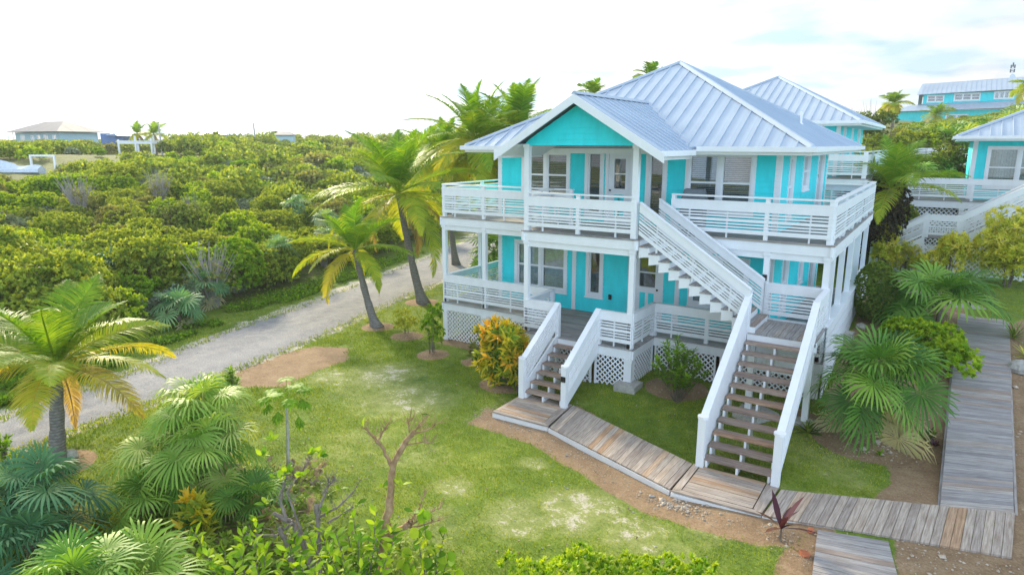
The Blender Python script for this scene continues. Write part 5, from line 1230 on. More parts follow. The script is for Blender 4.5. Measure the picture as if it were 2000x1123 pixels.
PH = [sp_[2] for sp_ in scrub_specs]+[2.0]
lb = LB(); twigs(lb, 5, 34, 0.9, 1.9, 1, 0.020); twigs(lb, 6, 26, 0.6, 2.1, 1, 0.016); tuft_bush(lb, rand_lobes(49, 0.9, 1.5, 9, lo=.2, hi=.4), 110, 6, .12, .04, 9, tint=(.2, 1)); tw = lb.mesh('scrub_bush'); tw.materials.append(L_OLIVE); tw.materials.append(TWIG); protos.append(tw)
scrub_lab.append('grey half-dead twiggy scrub bush with sparse leaves in the hillside thicket')
for dp, x, y, s_, px in cand:
    z = H(x, y); q = vnoise(x*0.16, y*0.16, 77); q2 = r_.random(); q3 = vnoise(x*0.35+9, y*0.35, 5)
    # colour patches: yellow-green drifts, dark hollows, silver bits
    if q2 < 0.06 or (q3 > 0.66 and q2 < 0.4): kd = 4
    elif q > 0.58: kd = int(r_.choice([0, 6, 0, 1, 5]))
    elif q > 0.38: kd = int(r_.choice([1, 5, 3, 7, 0]))
    else: kd = int(r_.choice([2, 7, 3, 1, 5]))
    if q2 > 0.975 and n_ind < 285: kd = 8
    sc = r_.uniform(0.62, 1.12)*(0.9+0.35*(q3 > 0.5)*(q2 > 0.6)); sc *= min(1.35, 0.85+dp*0.004)
    if s_ < 4.2: sc *= 1.12
    ph = PH[kd]*1.05; lim = 250+8*vnoise(px*0.02, 3.0, 2)
    if px < 200: lim = 271
    if px < 78 and dp < 60: lim = 337
    elif px < 116 and dp < 64: lim = 322
    elif 196 < px < 304 and dp < 86: lim = 291
    elif 200 < px < 330: lim = 272
    ztop = 5.336-(lim-281)*dp/CAM_F*1.0
    if z-0.1+ph*sc > ztop:
        sc = (ztop-z+0.1)/ph
        if sc < 0.32: continue
    rz = r_.uniform(0, 6.28)
    if lim < 262 and r_.random() < 0.05 and n_ind < 280 and dp < 60:
        o = bpy.data.objects.new('thatch_palm', thatch[int(r_.integers(3))]); COL.objects.link(o); o.location = (x, y, z+r_.uniform(0.3, 0.8)); o.rotation_euler = (r_.normal(0, .12), r_.normal(0, .12), rz); o.scale = (r_.uniform(0.75, 1.05),)*3
        tag(o, 'silvery green thatch palm poking out of the hillside scrub', 'thatch palm', 'thatch palms in the hillside scrub'); n_ind += 1; continue
    if n_ind < 290:
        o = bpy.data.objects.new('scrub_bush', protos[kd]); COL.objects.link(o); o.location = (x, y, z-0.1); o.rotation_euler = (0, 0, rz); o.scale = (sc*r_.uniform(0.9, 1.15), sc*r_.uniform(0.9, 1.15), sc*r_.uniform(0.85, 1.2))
        tag(o, scrub_lab[kd], 'scrub bush', 'hillside scrub: '+scrub_lab[kd].split(' scrub')[0]+' bushes'); n_ind += 1
    else:
        fl = far_lb[kd]; ca, sa = math.cos(rz), math.sin(rz); M = np.array([[ca, -sa, 0], [sa, ca, 0], [0, 0, 1]])*sc
        base_n = farV.n
        farV.V.append((fl.V[0] @ M.T+np.array([x, y, z-0.1])).astype('f')); farV.Q.append(fl.Q[0]+farV.n); farV.T.append(fl.T[0]); farV.M.append(np.full(len(fl.Q[0]), kd, 'i')); farV.n += len(fl.V[0])
o = farV.build('scrub', [sp_[0] for sp_ in scrub_specs]); tag(o, 'dense green scrub covering the far hillside to the skyline', 'scrub', kind='stuff')
print('scrub individuals', n_ind, 'mass', len(farV.V), 'cand', len(cand))

# ---------------------------------------------------------------- garden plants
def G(px, py): p = ground_at(px, py); return (float(p[0]), float(p[1]), H(p[0], p[1]))
def over(base, px, py):
    """the point straight above/around `base` seen at px,py (same distance from the camera)"""
    return at(px, py, depth_of(base))
b = G(108, 903); coconut_palm('leaning coconut palm with yellowing fronds beside the road at far left', b, over(b, 108, 715), L=2.65, n=22, seed=3, leaf=0.60, yellow=0.45, emax=74, dead=1, r0=0.155, r1=0.115, emin=2, wleaf=0.026, pairs=84, droop=0.95, wind=(0.15, 0))
b = G(738, 637); coconut_palm('smaller coconut palm leaning over the lawn edge between road and house', b, over(b, 693, 488), L=2.6, n=16, seed=11, leaf=0.52, yellow=0.28, dead=1, r0=0.145, r1=0.10, emin=-22, wleaf=0.034, pairs=64)
b = G(829, 592); coconut_palm('tallest coconut palm beside the road with drooping brown old fronds', b, over(b, 778, 378), L=4.1, n=24, seed=5, leaf=0.85, yellow=0.15, dead=3, r0=0.17, r1=0.12, emin=-22, wleaf=0.042, pairs=76)
for i, (px, py, dp, L, lab, sd0) in enumerate(((928, 272, 31.5, 3.6, 'coconut palm behind the left corner of the house, left of its twin', 21), (1012, 256, 33, 3.7, 'coconut palm behind the porch gable with the highest crown of fronds', 22), (868, 315, 36, 3.6, 'coconut palm in the thicket left of the house above the upper railing', 23), (965, 300, 34, 3.4, 'coconut palm crown filling the gap between the two palms behind the house', 24))):
    p = at(px, py, dp); coconut_palm(lab, (p[0]+0.5, p[1]+0.3, H(p[0]+0.5, p[1]+0.3)), p, 'coconut palms behind the house', L=L, n=27, seed=sd0, leaf=0.78, yellow=0.2, dead=1, wleaf=0.052, pairs=60, emin=-25)
for px, py, dp, L, lab, sd0 in ((1160, 185, 52, 1.7, 'small palm top showing above the porch ridge', 31), (1273, 152, 46, 1.5, 'palm top just showing over the main roof slope', 32), (1746, 203, 66, 1.8, 'lone palm with a brown skirt left of the hilltop house', 33), (2018, 172, 60, 2.3, 'palm top at the right edge beside the hilltop house', 34),
                        (268, 262, 88, 2.3, 'palm silhouette on the far skyline, left one of two beside the pergola', 35), (300, 263, 86, 2.3, 'palm silhouette on the far skyline, right one of two beside the pergola', 36), (1828, 226, 78, 2.4, 'small palm in front of the lower roof of the hilltop house', 39)):
    p = at(px, py, dp); zg = H(p[0], p[1]); coconut_palm(lab, (p[0]+0.1, p[1], min(zg, p[2]-1)), p, 'palms on the skyline', L=L, n=13, seed=sd0, leaf=0.75, yellow=0.3, dead=4 if px == 1746 else 1, wleaf=0.09, pairs=22, emin=-25)
p = at(1740, 368, 27.5); coconut_palm('young coconut palm with long low fronds between the two decks at right', (p[0], p[1], H(p[0], p[1])), p, L=2.9, n=16, seed=44, leaf=0.7, yellow=0.0, dead=0, emin=5, wleaf=0.045, pairs=44)

# fan palms
b = G(1712, 852); fan_palm('big green fan palm in the bed between house and boardwalk', b, [(-0.15, 0.2, 1.25)], R=0.82, pet=0.95, n=24, seed=50, tint=(0.0, 0.55), seg=34, emin=-38, deadn=3, droop=0.30, bark=BARKP)
b = G(1830, 648); fan_palm('fan palm with long stiff leaves farther up beside the boardwalk', b, [(0, 0, 0.85)], R=1.0, pet=1.1, n=16, seed=54, tint=(0.0, 0.45), seg=28, emin=-10, deadn=2)
b = G(1745, 618); fan_palm('low dark fan palm between the clipped shrub and the boardwalk', b, [(0, 0, 0.25)], R=0.75, pet=0.8, n=11, seed=57, tint=(0.0, 0.35), seg=24, emin=0)
b = G(385, 965); fan_palm('large many-stemmed fan palm clump on the lower left of the lawn', b, [(-0.35, 0.35, 1.55), (0.25, 0.1, 1.75), (0.75, -0.1, 1.2), (-0.1, -0.5, 0.9)], R=0.60, pet=0.62, n=14, seed=61, tint=(0.3, 0.78), seg=32, emin=-45, deadn=2, droop=0.45, bark=BARK)
b = G(75, 1085); fan_palm('blue-green fan palm in the bottom left corner', b, [(0.1, 0.2, 1.1), (-0.5, -0.1, 0.95), (0.6, -0.3, 0.6)], R=0.58, pet=0.62, n=13, seed=66, tint=(0.0, 0.55), seg=32, emin=-25, mat=L_FANB)
p = at(270, 1105, 9.0); fan_palm('pale green fan palm with pleated leaves at the bottom edge, left of centre', (p[0], p[1], H(p[0], p[1])), [(0, 0, p[2]-H(p[0], p[1])-0.35)], R=0.60, pet=0.60, n=13, seed=70, tint=(0.25, 0.6), seg=36, emin=0, deadn=0)
p = at(140, 1130, 8.6); fan_palm('pale green fan palm cut by the bottom edge left of its taller neighbour', (p[0], p[1], H(p[0], p[1])), [(0, 0, p[2]-H(p[0], p[1])-0.2)], R=0.62, pet=0.6, n=12, seed=71, tint=(0.15, 0.5), seg=36, emin=0, deadn=0)
b = G(300, 1010); fan_palm('low green fan palm between the large clump and the bottom edge', b, [(0, 0, 0.35)], R=0.55, pet=0.6, n=12, seed=72, tint=(0.2, 0.6), seg=30, emin=5, deadn=1)
b = G(505, 1015); fan_palm('dark fan palm under the cut branches at the bottom', b, [(0, 0, 0.3)], R=0.45, pet=0.5, n=12, seed=73, tint=(0.1, 0.45), seg=28, emin=0, deadn=0)
p = at(965, 470, 31); fan_palm('green fan palm seen between the porch posts at the back left of the house', (p[0], p[1], H(p[0], p[1])), [(0, 0, max(0.5, p[2]-H(p[0], p[1])-0.5))], R=0.9, pet=0.9, n=16, seed=75, tint=(0.2, 0.7), seg=24, emin=-30)
for i, (px, py, dp, R2, lab) in enumerate(((345, 585, 19.5, .62, 'silver-green fan palm at the scrub edge across the road, above the yellowing palm'), (545, 478, 25, .6, 'silver fan palm at the scrub edge beside the round bright bush'), (215, 505, 21, .6, 'silver fan palm in the scrub above the leftmost coconut palm'), (400, 545, 21, .55, 'fan palm in the scrub left of the round bright bush'), (1845, 345, 31, .65, 'dark fan palm beside the bungalow deck at right'), (1795, 330, 34, .7, 'fan palm with blue-green leaves before the white fence'))):
    p = at(px, py, dp) if i > 3 else at(px, py, depth_of(G(px, py+{0: 55, 1: 75, 2: 60, 3: 60}[i]))); zg = H(p[0], p[1]); fan_palm(lab, (p[0], p[1], zg), [(0, 0, max(0.4, p[2]-zg-0.3))], R=R2, pet=0.6, n=13, seed=80+i, tint=(0.2, 0.7), seg=22, emin=-25, mat=L_FANB if i < 4 else L_FAN)

# palm thicket on the hill at right
r_ = np.random.default_rng(23); hp = []
for i in range(5):
    lb = LB(); fan_crown(lb, n=17, R=0.75, pet=0.75, seed=400+i, tint=(0.05, 0.75), seg=14, deadn=2, off=(0, 0, 0.8)); lb.tube([(0, 0, -0.2), (0, 0, 0.8)], [0.1, 0.09], m=1)
    me_ = lb.mesh('thatch_palm'); me_.materials.append([L_FAN, L_MID, L_FAN, L_FANB, L_OLIVE][i]); me_.materials.append(BARK); hp.append(me_)
nh = 0
for row in range(15):
    dp = 45.5+row*3.1
    for px in np.arange(1660, 2120, 2350/dp*0.62):
        q = px+r_.uniform(-14, 14); d2 = dp+r_.uniform(-1.2, 1.2); p = at(q, 250, d2); z = H(p[0], p[1])
        if d2 > 60 and q < 1740: continue
        lim = float(np.interp(q, [1640, 1700, 1745, 1760, 1850, 1900, 1960, 1985, 2010], [285, 262, 252, 236, 228, 222, 214, 190, 185])); zt = 5.336-(lim-281)*d2/CAM_F
        if r_.random() < 0.72:
            o = bpy.data.objects.new('thatch_palm', hp[int(r_.integers(5))]); tag(o, 'green thatch palm in the dense palm thicket on the slope below the hilltop house', 'thatch palm', 'thatch palms on the right-hand hill')
            sc = r_.uniform(0.95, 1.5)
        else:
            kd = int(r_.choice([0, 1, 3, 5])); o = bpy.data.objects.new('scrub_bush', protos[kd]); tag(o, 'green bush growing among the thatch palms on the right-hand hill', 'bush', 'bushes on the right-hand hill'); sc = r_.uniform(0.8, 1.2)
        sc = min(sc, (zt-z)/2.0)
        if sc < 0.35: bpy.data.objects.remove(o); continue
        COL.objects.link(o); o.location = (p[0], p[1], z-0.1); o.rotation_euler = (0, 0, r_.uniform(0, 6.28)); o.scale = (sc, sc, sc); nh += 1
print('hill', nh)
# shrubs between the houses
lb = LB(); tuft_bush(lb, rand_lobes(333, 1.2, 2.0, 10), 700, 8, .12, .06, 333, tint=(0, 1), low=-.6); brown_me = lb.mesh('shrub'); brown_me.materials.append(L_BROWN)
k_ = 0
for px, py, dp, kd, sc in ((1650, 345, 30, 0, .9), (1668, 355, 29.5, 6, .9), (1690, 345, 31, 0, 1.0), (1712, 350, 32, 1, 1.0), (1735, 335, 34, 0, 1.1), (1705, 310, 38, 2, 1.3), (1725, 300, 40, 2, 1.4), (1765, 305, 38, 1, 1.3), (1645, 360, 31, 0, .9), (1700, 250, 52, 2, 1.5), (1668, 232, 56, 7, 1.5), (1650, 240, 54, 2, 1.4), (1712, 405, 29, 9, 1.0), (1730, 400, 28.6, 9, 1.0), (1716, 440, 27.5, 9, .9), (1750, 385, 29.2, 1, .9), (1775, 345, 33.5, 2, 1.2), (1700, 330, 34, 0, 1.2), (1760, 320, 35, 1, 1.3), (1800, 318, 37, 2, 1.2), (1850, 318, 38, 2, 1.2)):
    p = at(px, py, dp); z = p[2]-1.2*sc; o = bpy.data.objects.new('shrub', protos[kd] if kd < 9 else brown_me); COL.objects.link(o); o.location = (p[0], p[1], max(H(p[0], p[1])-0.1, z) if py > 400 else H(p[0], p[1])-0.1); o.rotation_euler = (0, 0, k_*1.3); zs = max(sc, (p[2]-H(p[0], p[1])+0.3)/1.9); o.scale = (sc, sc, zs); k_ += 1
    tag(o, ['bright green shrub filling the gap between the houses', 'mid-green shrub filling the gap between the houses', 'dark shrub filling the gap between the houses', '', '', '', 'bright low shrub behind the upper deck corner', 'broad dark shrub in the gap between the houses', '', 'brown-black dense shrub below the young coconut palm between the houses'][kd], 'shrub', 'shrubs between the houses')

# croton by the steps
b = G(985, 748)
def croton(name, label, b, R2, Hh, nt, seed, leaf=0.26, mat=L_CROT, tint=(0.0, 0.97), cat='croton'):
    t = empty(name, b, 0, label, cat); lb = LB(); lob = rand_lobes(seed, R2, Hh, 11, lo=.25, hi=.5)+[(0, 0, .35, R2*.6, R2*.6, .4)]
    tuft_bush(lb, lob, nt, 11, leaf, leaf*0.26, seed, tint=tint, up=0.45, big=True, tipbright=0.5, low=-0.8, shell=(0.5, 1.12)); lb.build('foliage', [mat], t)
    st = LB(); twigs(st, seed, 9, R2*0.6, Hh*0.8, 0, 0.022); st.build('stems', [BARK], t); return t
croton('croton_shrub', 'large yellow and orange croton bush beside the front steps', b, 0.80, 2.0, 420, 91)
p = G(392, 1060); croton('croton_shrub', 'small croton with orange-yellow top leaves at the bottom left', (p[0], p[1], p[2]), 0.35, 0.9, 26, 93, 0.22)
p = G(215, 1060); croton('croton_shrub', 'low croton with few orange leaves behind the pale fan palm', (p[0], p[1], p[2]), 0.3, 0.55, 16, 94, 0.2)
b = G(793, 650); bush('shrub', 'small airy yellow-green shrub in a mulch ring near the road palms', b, rand_lobes(5, 0.42, 0.95), 150, 6, 0.10, 0.055, L_YEL, seed=5, sR=.25, sH=.6, r0=.012)
b = G(845, 690)
lob = [(0.12*math.cos(i*1.3), 0.3*math.sin(i*1.1), 0.45+0.13*i, 0.20, 0.20, 0.22) for i in range(8)]
bush('shrub', 'upright thin-stemmed shrub with round leaves in a ring left of the lattice', b, lob, 130, 4, 0.12, 0.10, L_BRIGHT, seed=6, stems=10, sR=0.32, sH=1.4, r0=.012)
b = G(926, 705); croton('small_shrub', 'tiny dark reddish shrub in a small ring before the lattice', b, 0.18, 0.6, 12, 95, 0.17, L_OLIVE, (0.0, 0.6), 'shrub')
def oleander(label, b, n, Hh, R2, seed, name='oleander', leaf=0.16):
    t = empty(name, b, 0, label, 'oleander'); r = np.random.default_rng(seed); st = LB(); lv = LB()
    for i in range(n):
        a = i*2.4+r.normal(0, .2); q = R2*math.sqrt((i+0.5)/n); h = Hh*(1-0.45*(q/R2)**2)*r.uniform(0.8, 1.05); pts = [np.array([0.04*math.cos(a), 0.04*math.sin(a), -0.05]), np.array([q*0.5*math.cos(a), q*0.5*math.sin(a), h*0.5]), np.array([q*math.cos(a), q*math.sin(a), h])]
        st.tube(pts, [0.013, 0.010, 0.005], n=5); m = 80
        f = 0.30+0.70*r.random(m)**0.6; P = np.where(f[:, None] < 0.5, pts[0]+(pts[1]-pts[0])*(f[:, None]*2), pts[1]+(pts[2]-pts[1])*(f[:, None]*2-1))
        d = rdir(m, r)*np.array([1, 1, 0.35])+np.array([0, 0, 0.55]); lv.bigleaves(P, d, rdir(m, r)*0.4+np.array([0, 0, 1]), leaf*r.uniform(.7, 1.2, m), 0.034, np.clip(0.35+0.35*f+r.normal(0, .12, m)-0.2, 0, 1), prof=(0.2, .9, 1, .6, .05), droop=0.25)
    st.build('stems', [BARK], t); lv.build('foliage', [L_BRIGHT], t)
oleander('bushy green oleander in a gravel ring under the porch railing', G(1322, 785), 22, 1.75, 0.72, 101)
oleander('slender oleander sprig standing by the road behind the fan palm clump', G(455, 785), 8, 0.95, 0.28, 102)
b = G(1703, 628); r_ = np.random.default_rng(3)
bush('clipped_shrub', 'dense clipped dark green shrub at the rear corner of the house', b, [(0, 0, 0.95, 0.62, 0.62, 0.95)], 1500, 5, 0.075, 0.05, L_DARK, seed=8, stems=3, sH=.8, tint=(0.1, 0.9), shell=(0.9, 1.02), low=-0.9)
b = G(1838, 735); bush('shrub', 'spreading bright green shrub behind the big fan palm next to the boardwalk', b, [(-0.3, 0.5, .55, .8, .8, .5), (.15, -.3, .5, .65, .7, .5), (-.8, 1.1, .6, .8, .7, .55), (-.1, 1.2, .6, .6, .7, .5)], 620, 7, 0.13, 0.08, L_BRIGHT, seed=9, tint=(0.15, .95), sR=.6, sH=.7)
# yellow-green bushes along the lattice of the bungalow
for px, py, R2, Hh, nt, lab, sd0 in ((1722, 534, .55, 2.3, 300, 'yellow-green bush at the rear corner of the main house', 111), (1762, 532, .45, 1.55, 150, 'small yellow-green bush before the low end of the lattice stairs', 112), (1848, 552, .72, 2.2, 380, 'yellow-green bush before the landing of the lattice stairs', 113), (1965, 560, 1.25, 3.2, 900, 'largest yellow-green bush covering the lattice at the right edge', 114), (1800, 540, .3, 1.0, 60, 'thin yellow-green sprig between two yellow-green bushes', 115)):
    b = G(px, py); t = empty('variegated_bush', b, 0, lab, 'bush', 'yellow-green bushes before the lattice'); lb = LB(); tuft_bush(lb, rand_lobes(sd0, R2, Hh, 8), nt, 12, 0.19, 0.042, sd0, tint=(0.1, 1.0), up=0.3, low=-0.6, big=False); lb.build('foliage', [L_YEL], t)
    st = LB(); twigs(st, sd0, 8, R2*.6, Hh*.7, 0, .025); st.build('stems', [BARK], t)
# cordyline and other small bedding plants
def rosette(name, label, b, n, L, W, mat, seed, e0=75, e1=20, cat='plant', stem=0.0, tint=(0, 1), group=None):
    t = empty(name, b, 0, label, cat, group); r = np.random.default_rng(seed); lb = LB(); D = []; 
    for i in range(n):
        a = i*2.4+r.normal(0, .2); e = R_(e0+(e1-e0)*(i/n)+r.normal(0, 6)); D.append((math.cos(a)*math.cos(e), math.sin(a)*math.cos(e), math.sin(e)))
    D = np.array(D); lb.bigleaves(np.zeros((n, 3))+np.array([0, 0, stem]), D, unit(np.array([0, 0, 1.0])-D*D[:, 2:]+r.normal(0, .2, (n, 3))), L*r.uniform(.75, 1.1, n), W, r.uniform(*tint, n), prof=(0.25, .8, 1, .75, .04), droop=0.22); lb.build('leaves', [mat], t)
    if stem > 0: mb = MB(); mb.tube([(0, 0, -.05), (0, 0, stem)], [.02, .016], 6); mb.build('stem', BARK, t)
rosette('cordyline', 'purple-leaved cordyline standing alone at the boardwalk corner', G(1524, 1055), 9, 0.62, 0.10, L_PURP, 121, stem=0.22, cat='cordyline')
rosette('bedding_plant', 'dark glossy plant at the foot of the landing post', G(1578, 845), 22, 0.40, 0.09, L_DARK, 122, e0=80, e1=5)
rosette('dracaena', 'spiky dark dracaena on the bare soil right of the boardwalk', G(1980, 662), 34, 0.55, 0.035, L_DARK, 123, e0=85, e1=0)
rosette('bedding_plant', 'little purple-leaved plant in the bed left of the boardwalk', G(1826, 872), 10, 0.20, 0.05, L_PURP, 124)
rosette('bedding_plant', 'spiky plant cut off by the right edge by the boardwalk', G(2005, 700), 24, 0.5, 0.05, L_YEL, 125, e0=80, e1=0)
rosette('bedding_plant', 'small green sprout on the gravel heap under the big fan palm', G(1718, 890), 9, 0.2, 0.04, L_BRIGHT, 126)
rosette('bedding_plant', 'green weedy plant beside the stone blocks along the house', G(1690, 660), 30, 0.4, 0.03, L_OLIVE, 127, e0=85, e1=20)
rosette('bedding_plant', 'dark leafy plant in the bed edge near the purple one', G(1812, 858), 26, 0.3, 0.07, L_DARK, 128)
b = G(12, 905); croton('shrub', 'sprig of green shrub cut by the left edge beside the road', b, .22, .75, 26, 130, .13, L_BRIGHT, (.2, .7), 'shrub')
# papaya
def papaya():
    b = G(562, 935); t = empty('papaya_tree', b, 0, 'young papaya tree with lobed leaves on a thin pale trunk', 'papaya'); top = over(b, 560, 785)-np.array(b); mb = MB(); mb.tube([(0, 0, -.1), top*0.5+np.array([.02, 0, 0]), top], [.035, .03, .022], 8); mb.build('trunk', STONE, t, smooth=True)
    lb = LB(); r = np.random.default_rng(5)
    for i in range(15):
        a = i*2.4; e = R_(60-5.5*i+r.normal(0, 5)); d = np.array([math.cos(a)*math.cos(e), math.sin(a)*math.cos(e), math.sin(e)]); lp = r.uniform(.3, .55); q = top+d*lp; lb.tube([top, q], [.008, .006], T=.7, n=4)
        for j, an in enumerate(np.radians([-120, -75, -38, 0, 38, 75, 120])):
            dd = np.array([math.cos(a+an)*math.cos(e-.6), math.sin(a+an)*math.cos(e-.6), math.sin(e-.6)-.25]); Lj = .30*(1-abs(an)/6)
            lb.bigleaves(q[None], dd[None], np.array([[0, 0, 1.0]]), Lj, Lj*.38, .45+r.normal(0, .1), prof=(.15, .5, 1, .45, .03))
            for sg in (-1, 1): lb.bigleaves((q+unit(dd)*Lj*.5)[None], (unit(dd)+sg*.8*unit(np.cross(dd, (0, 0, 1.)))) [None], np.array([[0, 0, 1.0]]), Lj*.45, Lj*.2, .45+r.normal(0, .1), prof=(.6, 1, .8, .4, .03))
    lb.build('crown', [L_BRIGHT], t)
papaya()
# pruned trees, drawn as limb paths (px, py, distance offset, radius)
def limbs(name, label, base, paths, leaves, mat=BARKT, lm=L_BRIGHT, leaf=.2, seed=0, cat='pruned tree', rs=1.0):
    t = empty(name, base, 0, label, cat); dp = depth_of(base); st = LB(); lb = LB(); r = np.random.default_rng(seed)
    for pth in paths:
        P = [at(px, py, dp+dz)-np.array(base) for px, py, dz, _ in pth]; rr = [q[3]*rs for q in pth]
        P2 = [P[0]]; r2 = [rr[0]]
        for i in range(1, len(P)):
            for f in (.2, .4, .6, .8, 1): P2.append(P[i-1]*(1-f)+P[i]*f+(r.normal(0, rr[i]*.22, 3) if f < 1 else 0)); r2.append((rr[i-1]*(1-f)+rr[i]*f)*r.uniform(.84, 1.16))
        st.tube(P2, r2, T=.5, n=8)
        for q in range(2*len(P2)):
            i = int(r.integers(1, len(P2))); f = r.random(); a = P2[i-1]*(1-f)+P2[i]*f; dd = unit(unit(P2[i]-P2[i-1])*.5+rdir(1, r)[0]*.9+np.array([0, 0, .5])); l_ = r.uniform(.05, .24); k2 = a+dd*l_*.5+r.normal(0, .01, 3)
            if rr[-1] < .05: st.tube([a, k2, a+dd*l_+r.normal(0, .02, 3)], [.006, .004, .002], T=.5, n=4)
        cap = MB(); cap.tube([P[-1]-(P[-1]-P[-2])*.02, P[-1]+unit(P[-1]-P[-2])*rr[-1]*.5], [rr[-1]*1.03, rr[-1]*.5], 8); st.add(*[cap.v, [f for f in cap.f if len(f) == 4], .5, 0])
    for px, py, dz, n in leaves:
        c = at(px, py, dp+dz)-np.array(base); D = rdir(n, r)*np.array([1, 1, .6])+np.array([0, 0, .7]); lb.bigleaves(c+rdir(n, r)*.02, D, unit(rdir(n, r)+np.array([0, -.5, .8])), leaf*r.uniform(.6, 1.15, n), leaf*.42, np.clip(r.normal(.6, .25, n), 0, 1), prof=(.1, .6, 1, .85, .12), droop=.25)
    st.build('trunk', [mat], t)
    if leaves: lb.build('leaves', [lm], t)
    return t
p = at(745, 1120, 9.6); b = (float(p[0]), float(p[1]), H(p[0], p[1]))
limbs('pruned_tree', 'tall pruned tree with one thick bare limb and stubby twigs at bottom centre', b,
      [[(748, 1115, 0, .085), (750, 1060, 0, .078), (760, 980, 0, .062), (768, 905, 0, .05), (790, 868, 0, .042), (808, 842, 0, .035)], [(766, 912, 0, .035), (745, 870, .05, .028), (727, 850, .1, .02), (712, 835, .1, .009)], [(738, 862, 0, .02), (748, 842, 0, .014), (760, 826, 0, .007)],
       [(803, 850, 0, .018), (822, 826, 0, .012), (836, 812, 0, .006)], [(806, 848, 0, .016), (838, 838, .1, .011), (858, 824, .1, .006)], [(795, 868, 0, .014), (830, 862, -.1, .009), (845, 866, -.1, .005)], [(800, 845, 0, .014), (798, 825, 0, .008), (802, 812, 0, .005)], [(752, 1064, 0, .055), (790, 1030, -.1, .05), (802, 1018, -.1, .045)], [(790, 1035, 0, .02), (820, 990, .1, .012), (830, 960, .1, .005)], [(796, 1030, 0, .018), (840, 1000, 0, .01), (862, 990, 0, .005)], [(800, 1030, 0, .016), (835, 1022, 0, .01), (858, 1015, 0, .006)]],
      [(760, 824, 0, 2), (712, 834, 0, 2), (802, 811, 0, 2), (838, 811, 0, 1), (848, 866, 0, 3), (745, 950, 0, 2), (785, 945, 0, 4), (805, 1000, 0, 3), (820, 1050, 0, 6), (765, 1040, -.3, 6)], seed=1, leaf=.15, rs=.92)
p = at(620, 1100, 9.9); b = (float(p[0]), float(p[1]), H(p[0], p[1]))
limbs('pruned_tree', 'low pruned tree with sawn-off grey limbs and long thin twigs right of the fan palms', b,
      [[(625, 1123, 0, .06), (622, 1060, 0, .055), (618, 985, 0, .052)], [(620, 1020, 0, .035), (630, 975, 0, .025), (640, 950, 0, .018), (655, 935, 0, .008)], [(640, 952, 0, .012), (642, 930, 0, .006)], [(622, 1010, 0, .03), (660, 990, 0, .024), (690, 960, .1, .014), (705, 935, .1, .006)],
       [(615, 1123, .1, .06), (590, 1060, .1, .05), (572, 1020, .1, .05), (535, 1002, .1, .045)], [(560, 1020, .1, .04), (548, 975, .1, .03), (555, 945, .1, .02), (562, 925, .1, .01)], [(572, 1020, 0, .03), (540, 1045, -.1, .022), (480, 1045, -.2, .012)], [(600, 1070, 0, .03), (575, 1000, 0, .022), (560, 960, 0, .015), (600, 905, .2, .01), (608, 890, .2, .006)], [(690, 990, 0, .016), (640, 1020, 0, .025)], [(575, 1123, -.1, .05), (560, 1060, -.1, .045), (545, 1030, -.1, .045)]],
      [(608, 888, .2, 12), (562, 922, .1, 10), (545, 935, .1, 8), (590, 930, 0, 8), (640, 1000, 0, 4), (665, 955, .1, 4), (675, 1005, 0, 6), (700, 985, 0, 4), (520, 985, 0, 7), (500, 1020, 0, 5), (530, 860, .8, 10), (515, 890, .6, 8), (625, 890, .3, 8)], mat=BARKG, seed=2, leaf=.16, rs=.72)
# leafy growth in front of the cut trees
p = at(690, 1110, 8.9); b = (float(p[0]), float(p[1]), H(p[0], p[1]))
def stemmy(label, b, spots, leaf, seed, lm=L_BRIGHT, name='seagrape_shrub', wf=.45, n=9, cat='shrub', prof=(.1, .6, 1, .85, .12)):
    t = empty(name, b, 0, label, cat); dp = depth_of(b); r = np.random.default_rng(seed); st = LB(); lb = LB()
    for px, py, dz in spots:
        c = at(px, py, dp+dz)-np.array(b); a = np.array([r.normal(0, .1), r.normal(0, .1), -.05]); mid = (a+c)/2+np.array([*r.normal(0, .06, 2), -.05]); st.tube([a, mid, c], [.014, .010, .006], n=5)
        for q in range(n):
            f = 1-0.42*(q/n)**1.2; P = (mid+(c-mid)*(2*f-1)) if f > .5 else c; D = rdir(1, r)*np.array([1, 1, .5])+np.array([0, 0, .75]); lb.bigleaves(P[None], D, unit(rdir(1, r)*.7+np.array([0, -.4, .8])), leaf*r.uniform(.6, 1.15), leaf*wf, float(np.clip(r.normal(.6, .25), 0, 1)), prof=prof, droop=.2)
    st.build('stems', [BARK], t); lb.build('leaves', [lm], t)
stemmy('shrub with big upright green and yellow leaves at the bottom edge below the cut trees', b, [(560, 1075, 0), (585, 1100, -.2), (610, 1062, 0), (640, 1075, -.2), (655, 1040, 0), (668, 1095, -.3), (690, 1010, .2), (700, 1055, 0), (720, 1085, -.2), (735, 1000, .2), (738, 1040, 0), (760, 1075, -.2), (540, 1110, -.2), (615, 1115, -.4), (650, 1118, -.4), (705, 1112, -.3), (570, 1050, .3), (600, 1040, .3), (630, 1035, .2), (680, 1045, .3), (720, 1050, .3), (750, 1030, .3), (770, 1050, .2), (550, 1085, .3)], .17, 141, n=20, wf=.36)
p = at(850, 1110, 9.2); b = (float(p[0]), float(p[1]), H(p[0], p[1]))
stemmy('seagrape shrub with round leaves at the bottom edge right of the cut trees', b, [(795, 1085, 0), (815, 1050, 0), (830, 1100, 0), (850, 1070, 0), (868, 1040, .1), (875, 1090, 0), (825, 1000, .2), (780, 1110, -.2), (890, 1110, 0)], .16, 142, wf=.95, prof=(.3, .9, 1, .85, .3), n=7)
p = at(480, 1110, 9.0); b = (float(p[0]), float(p[1]), H(p[0], p[1]))
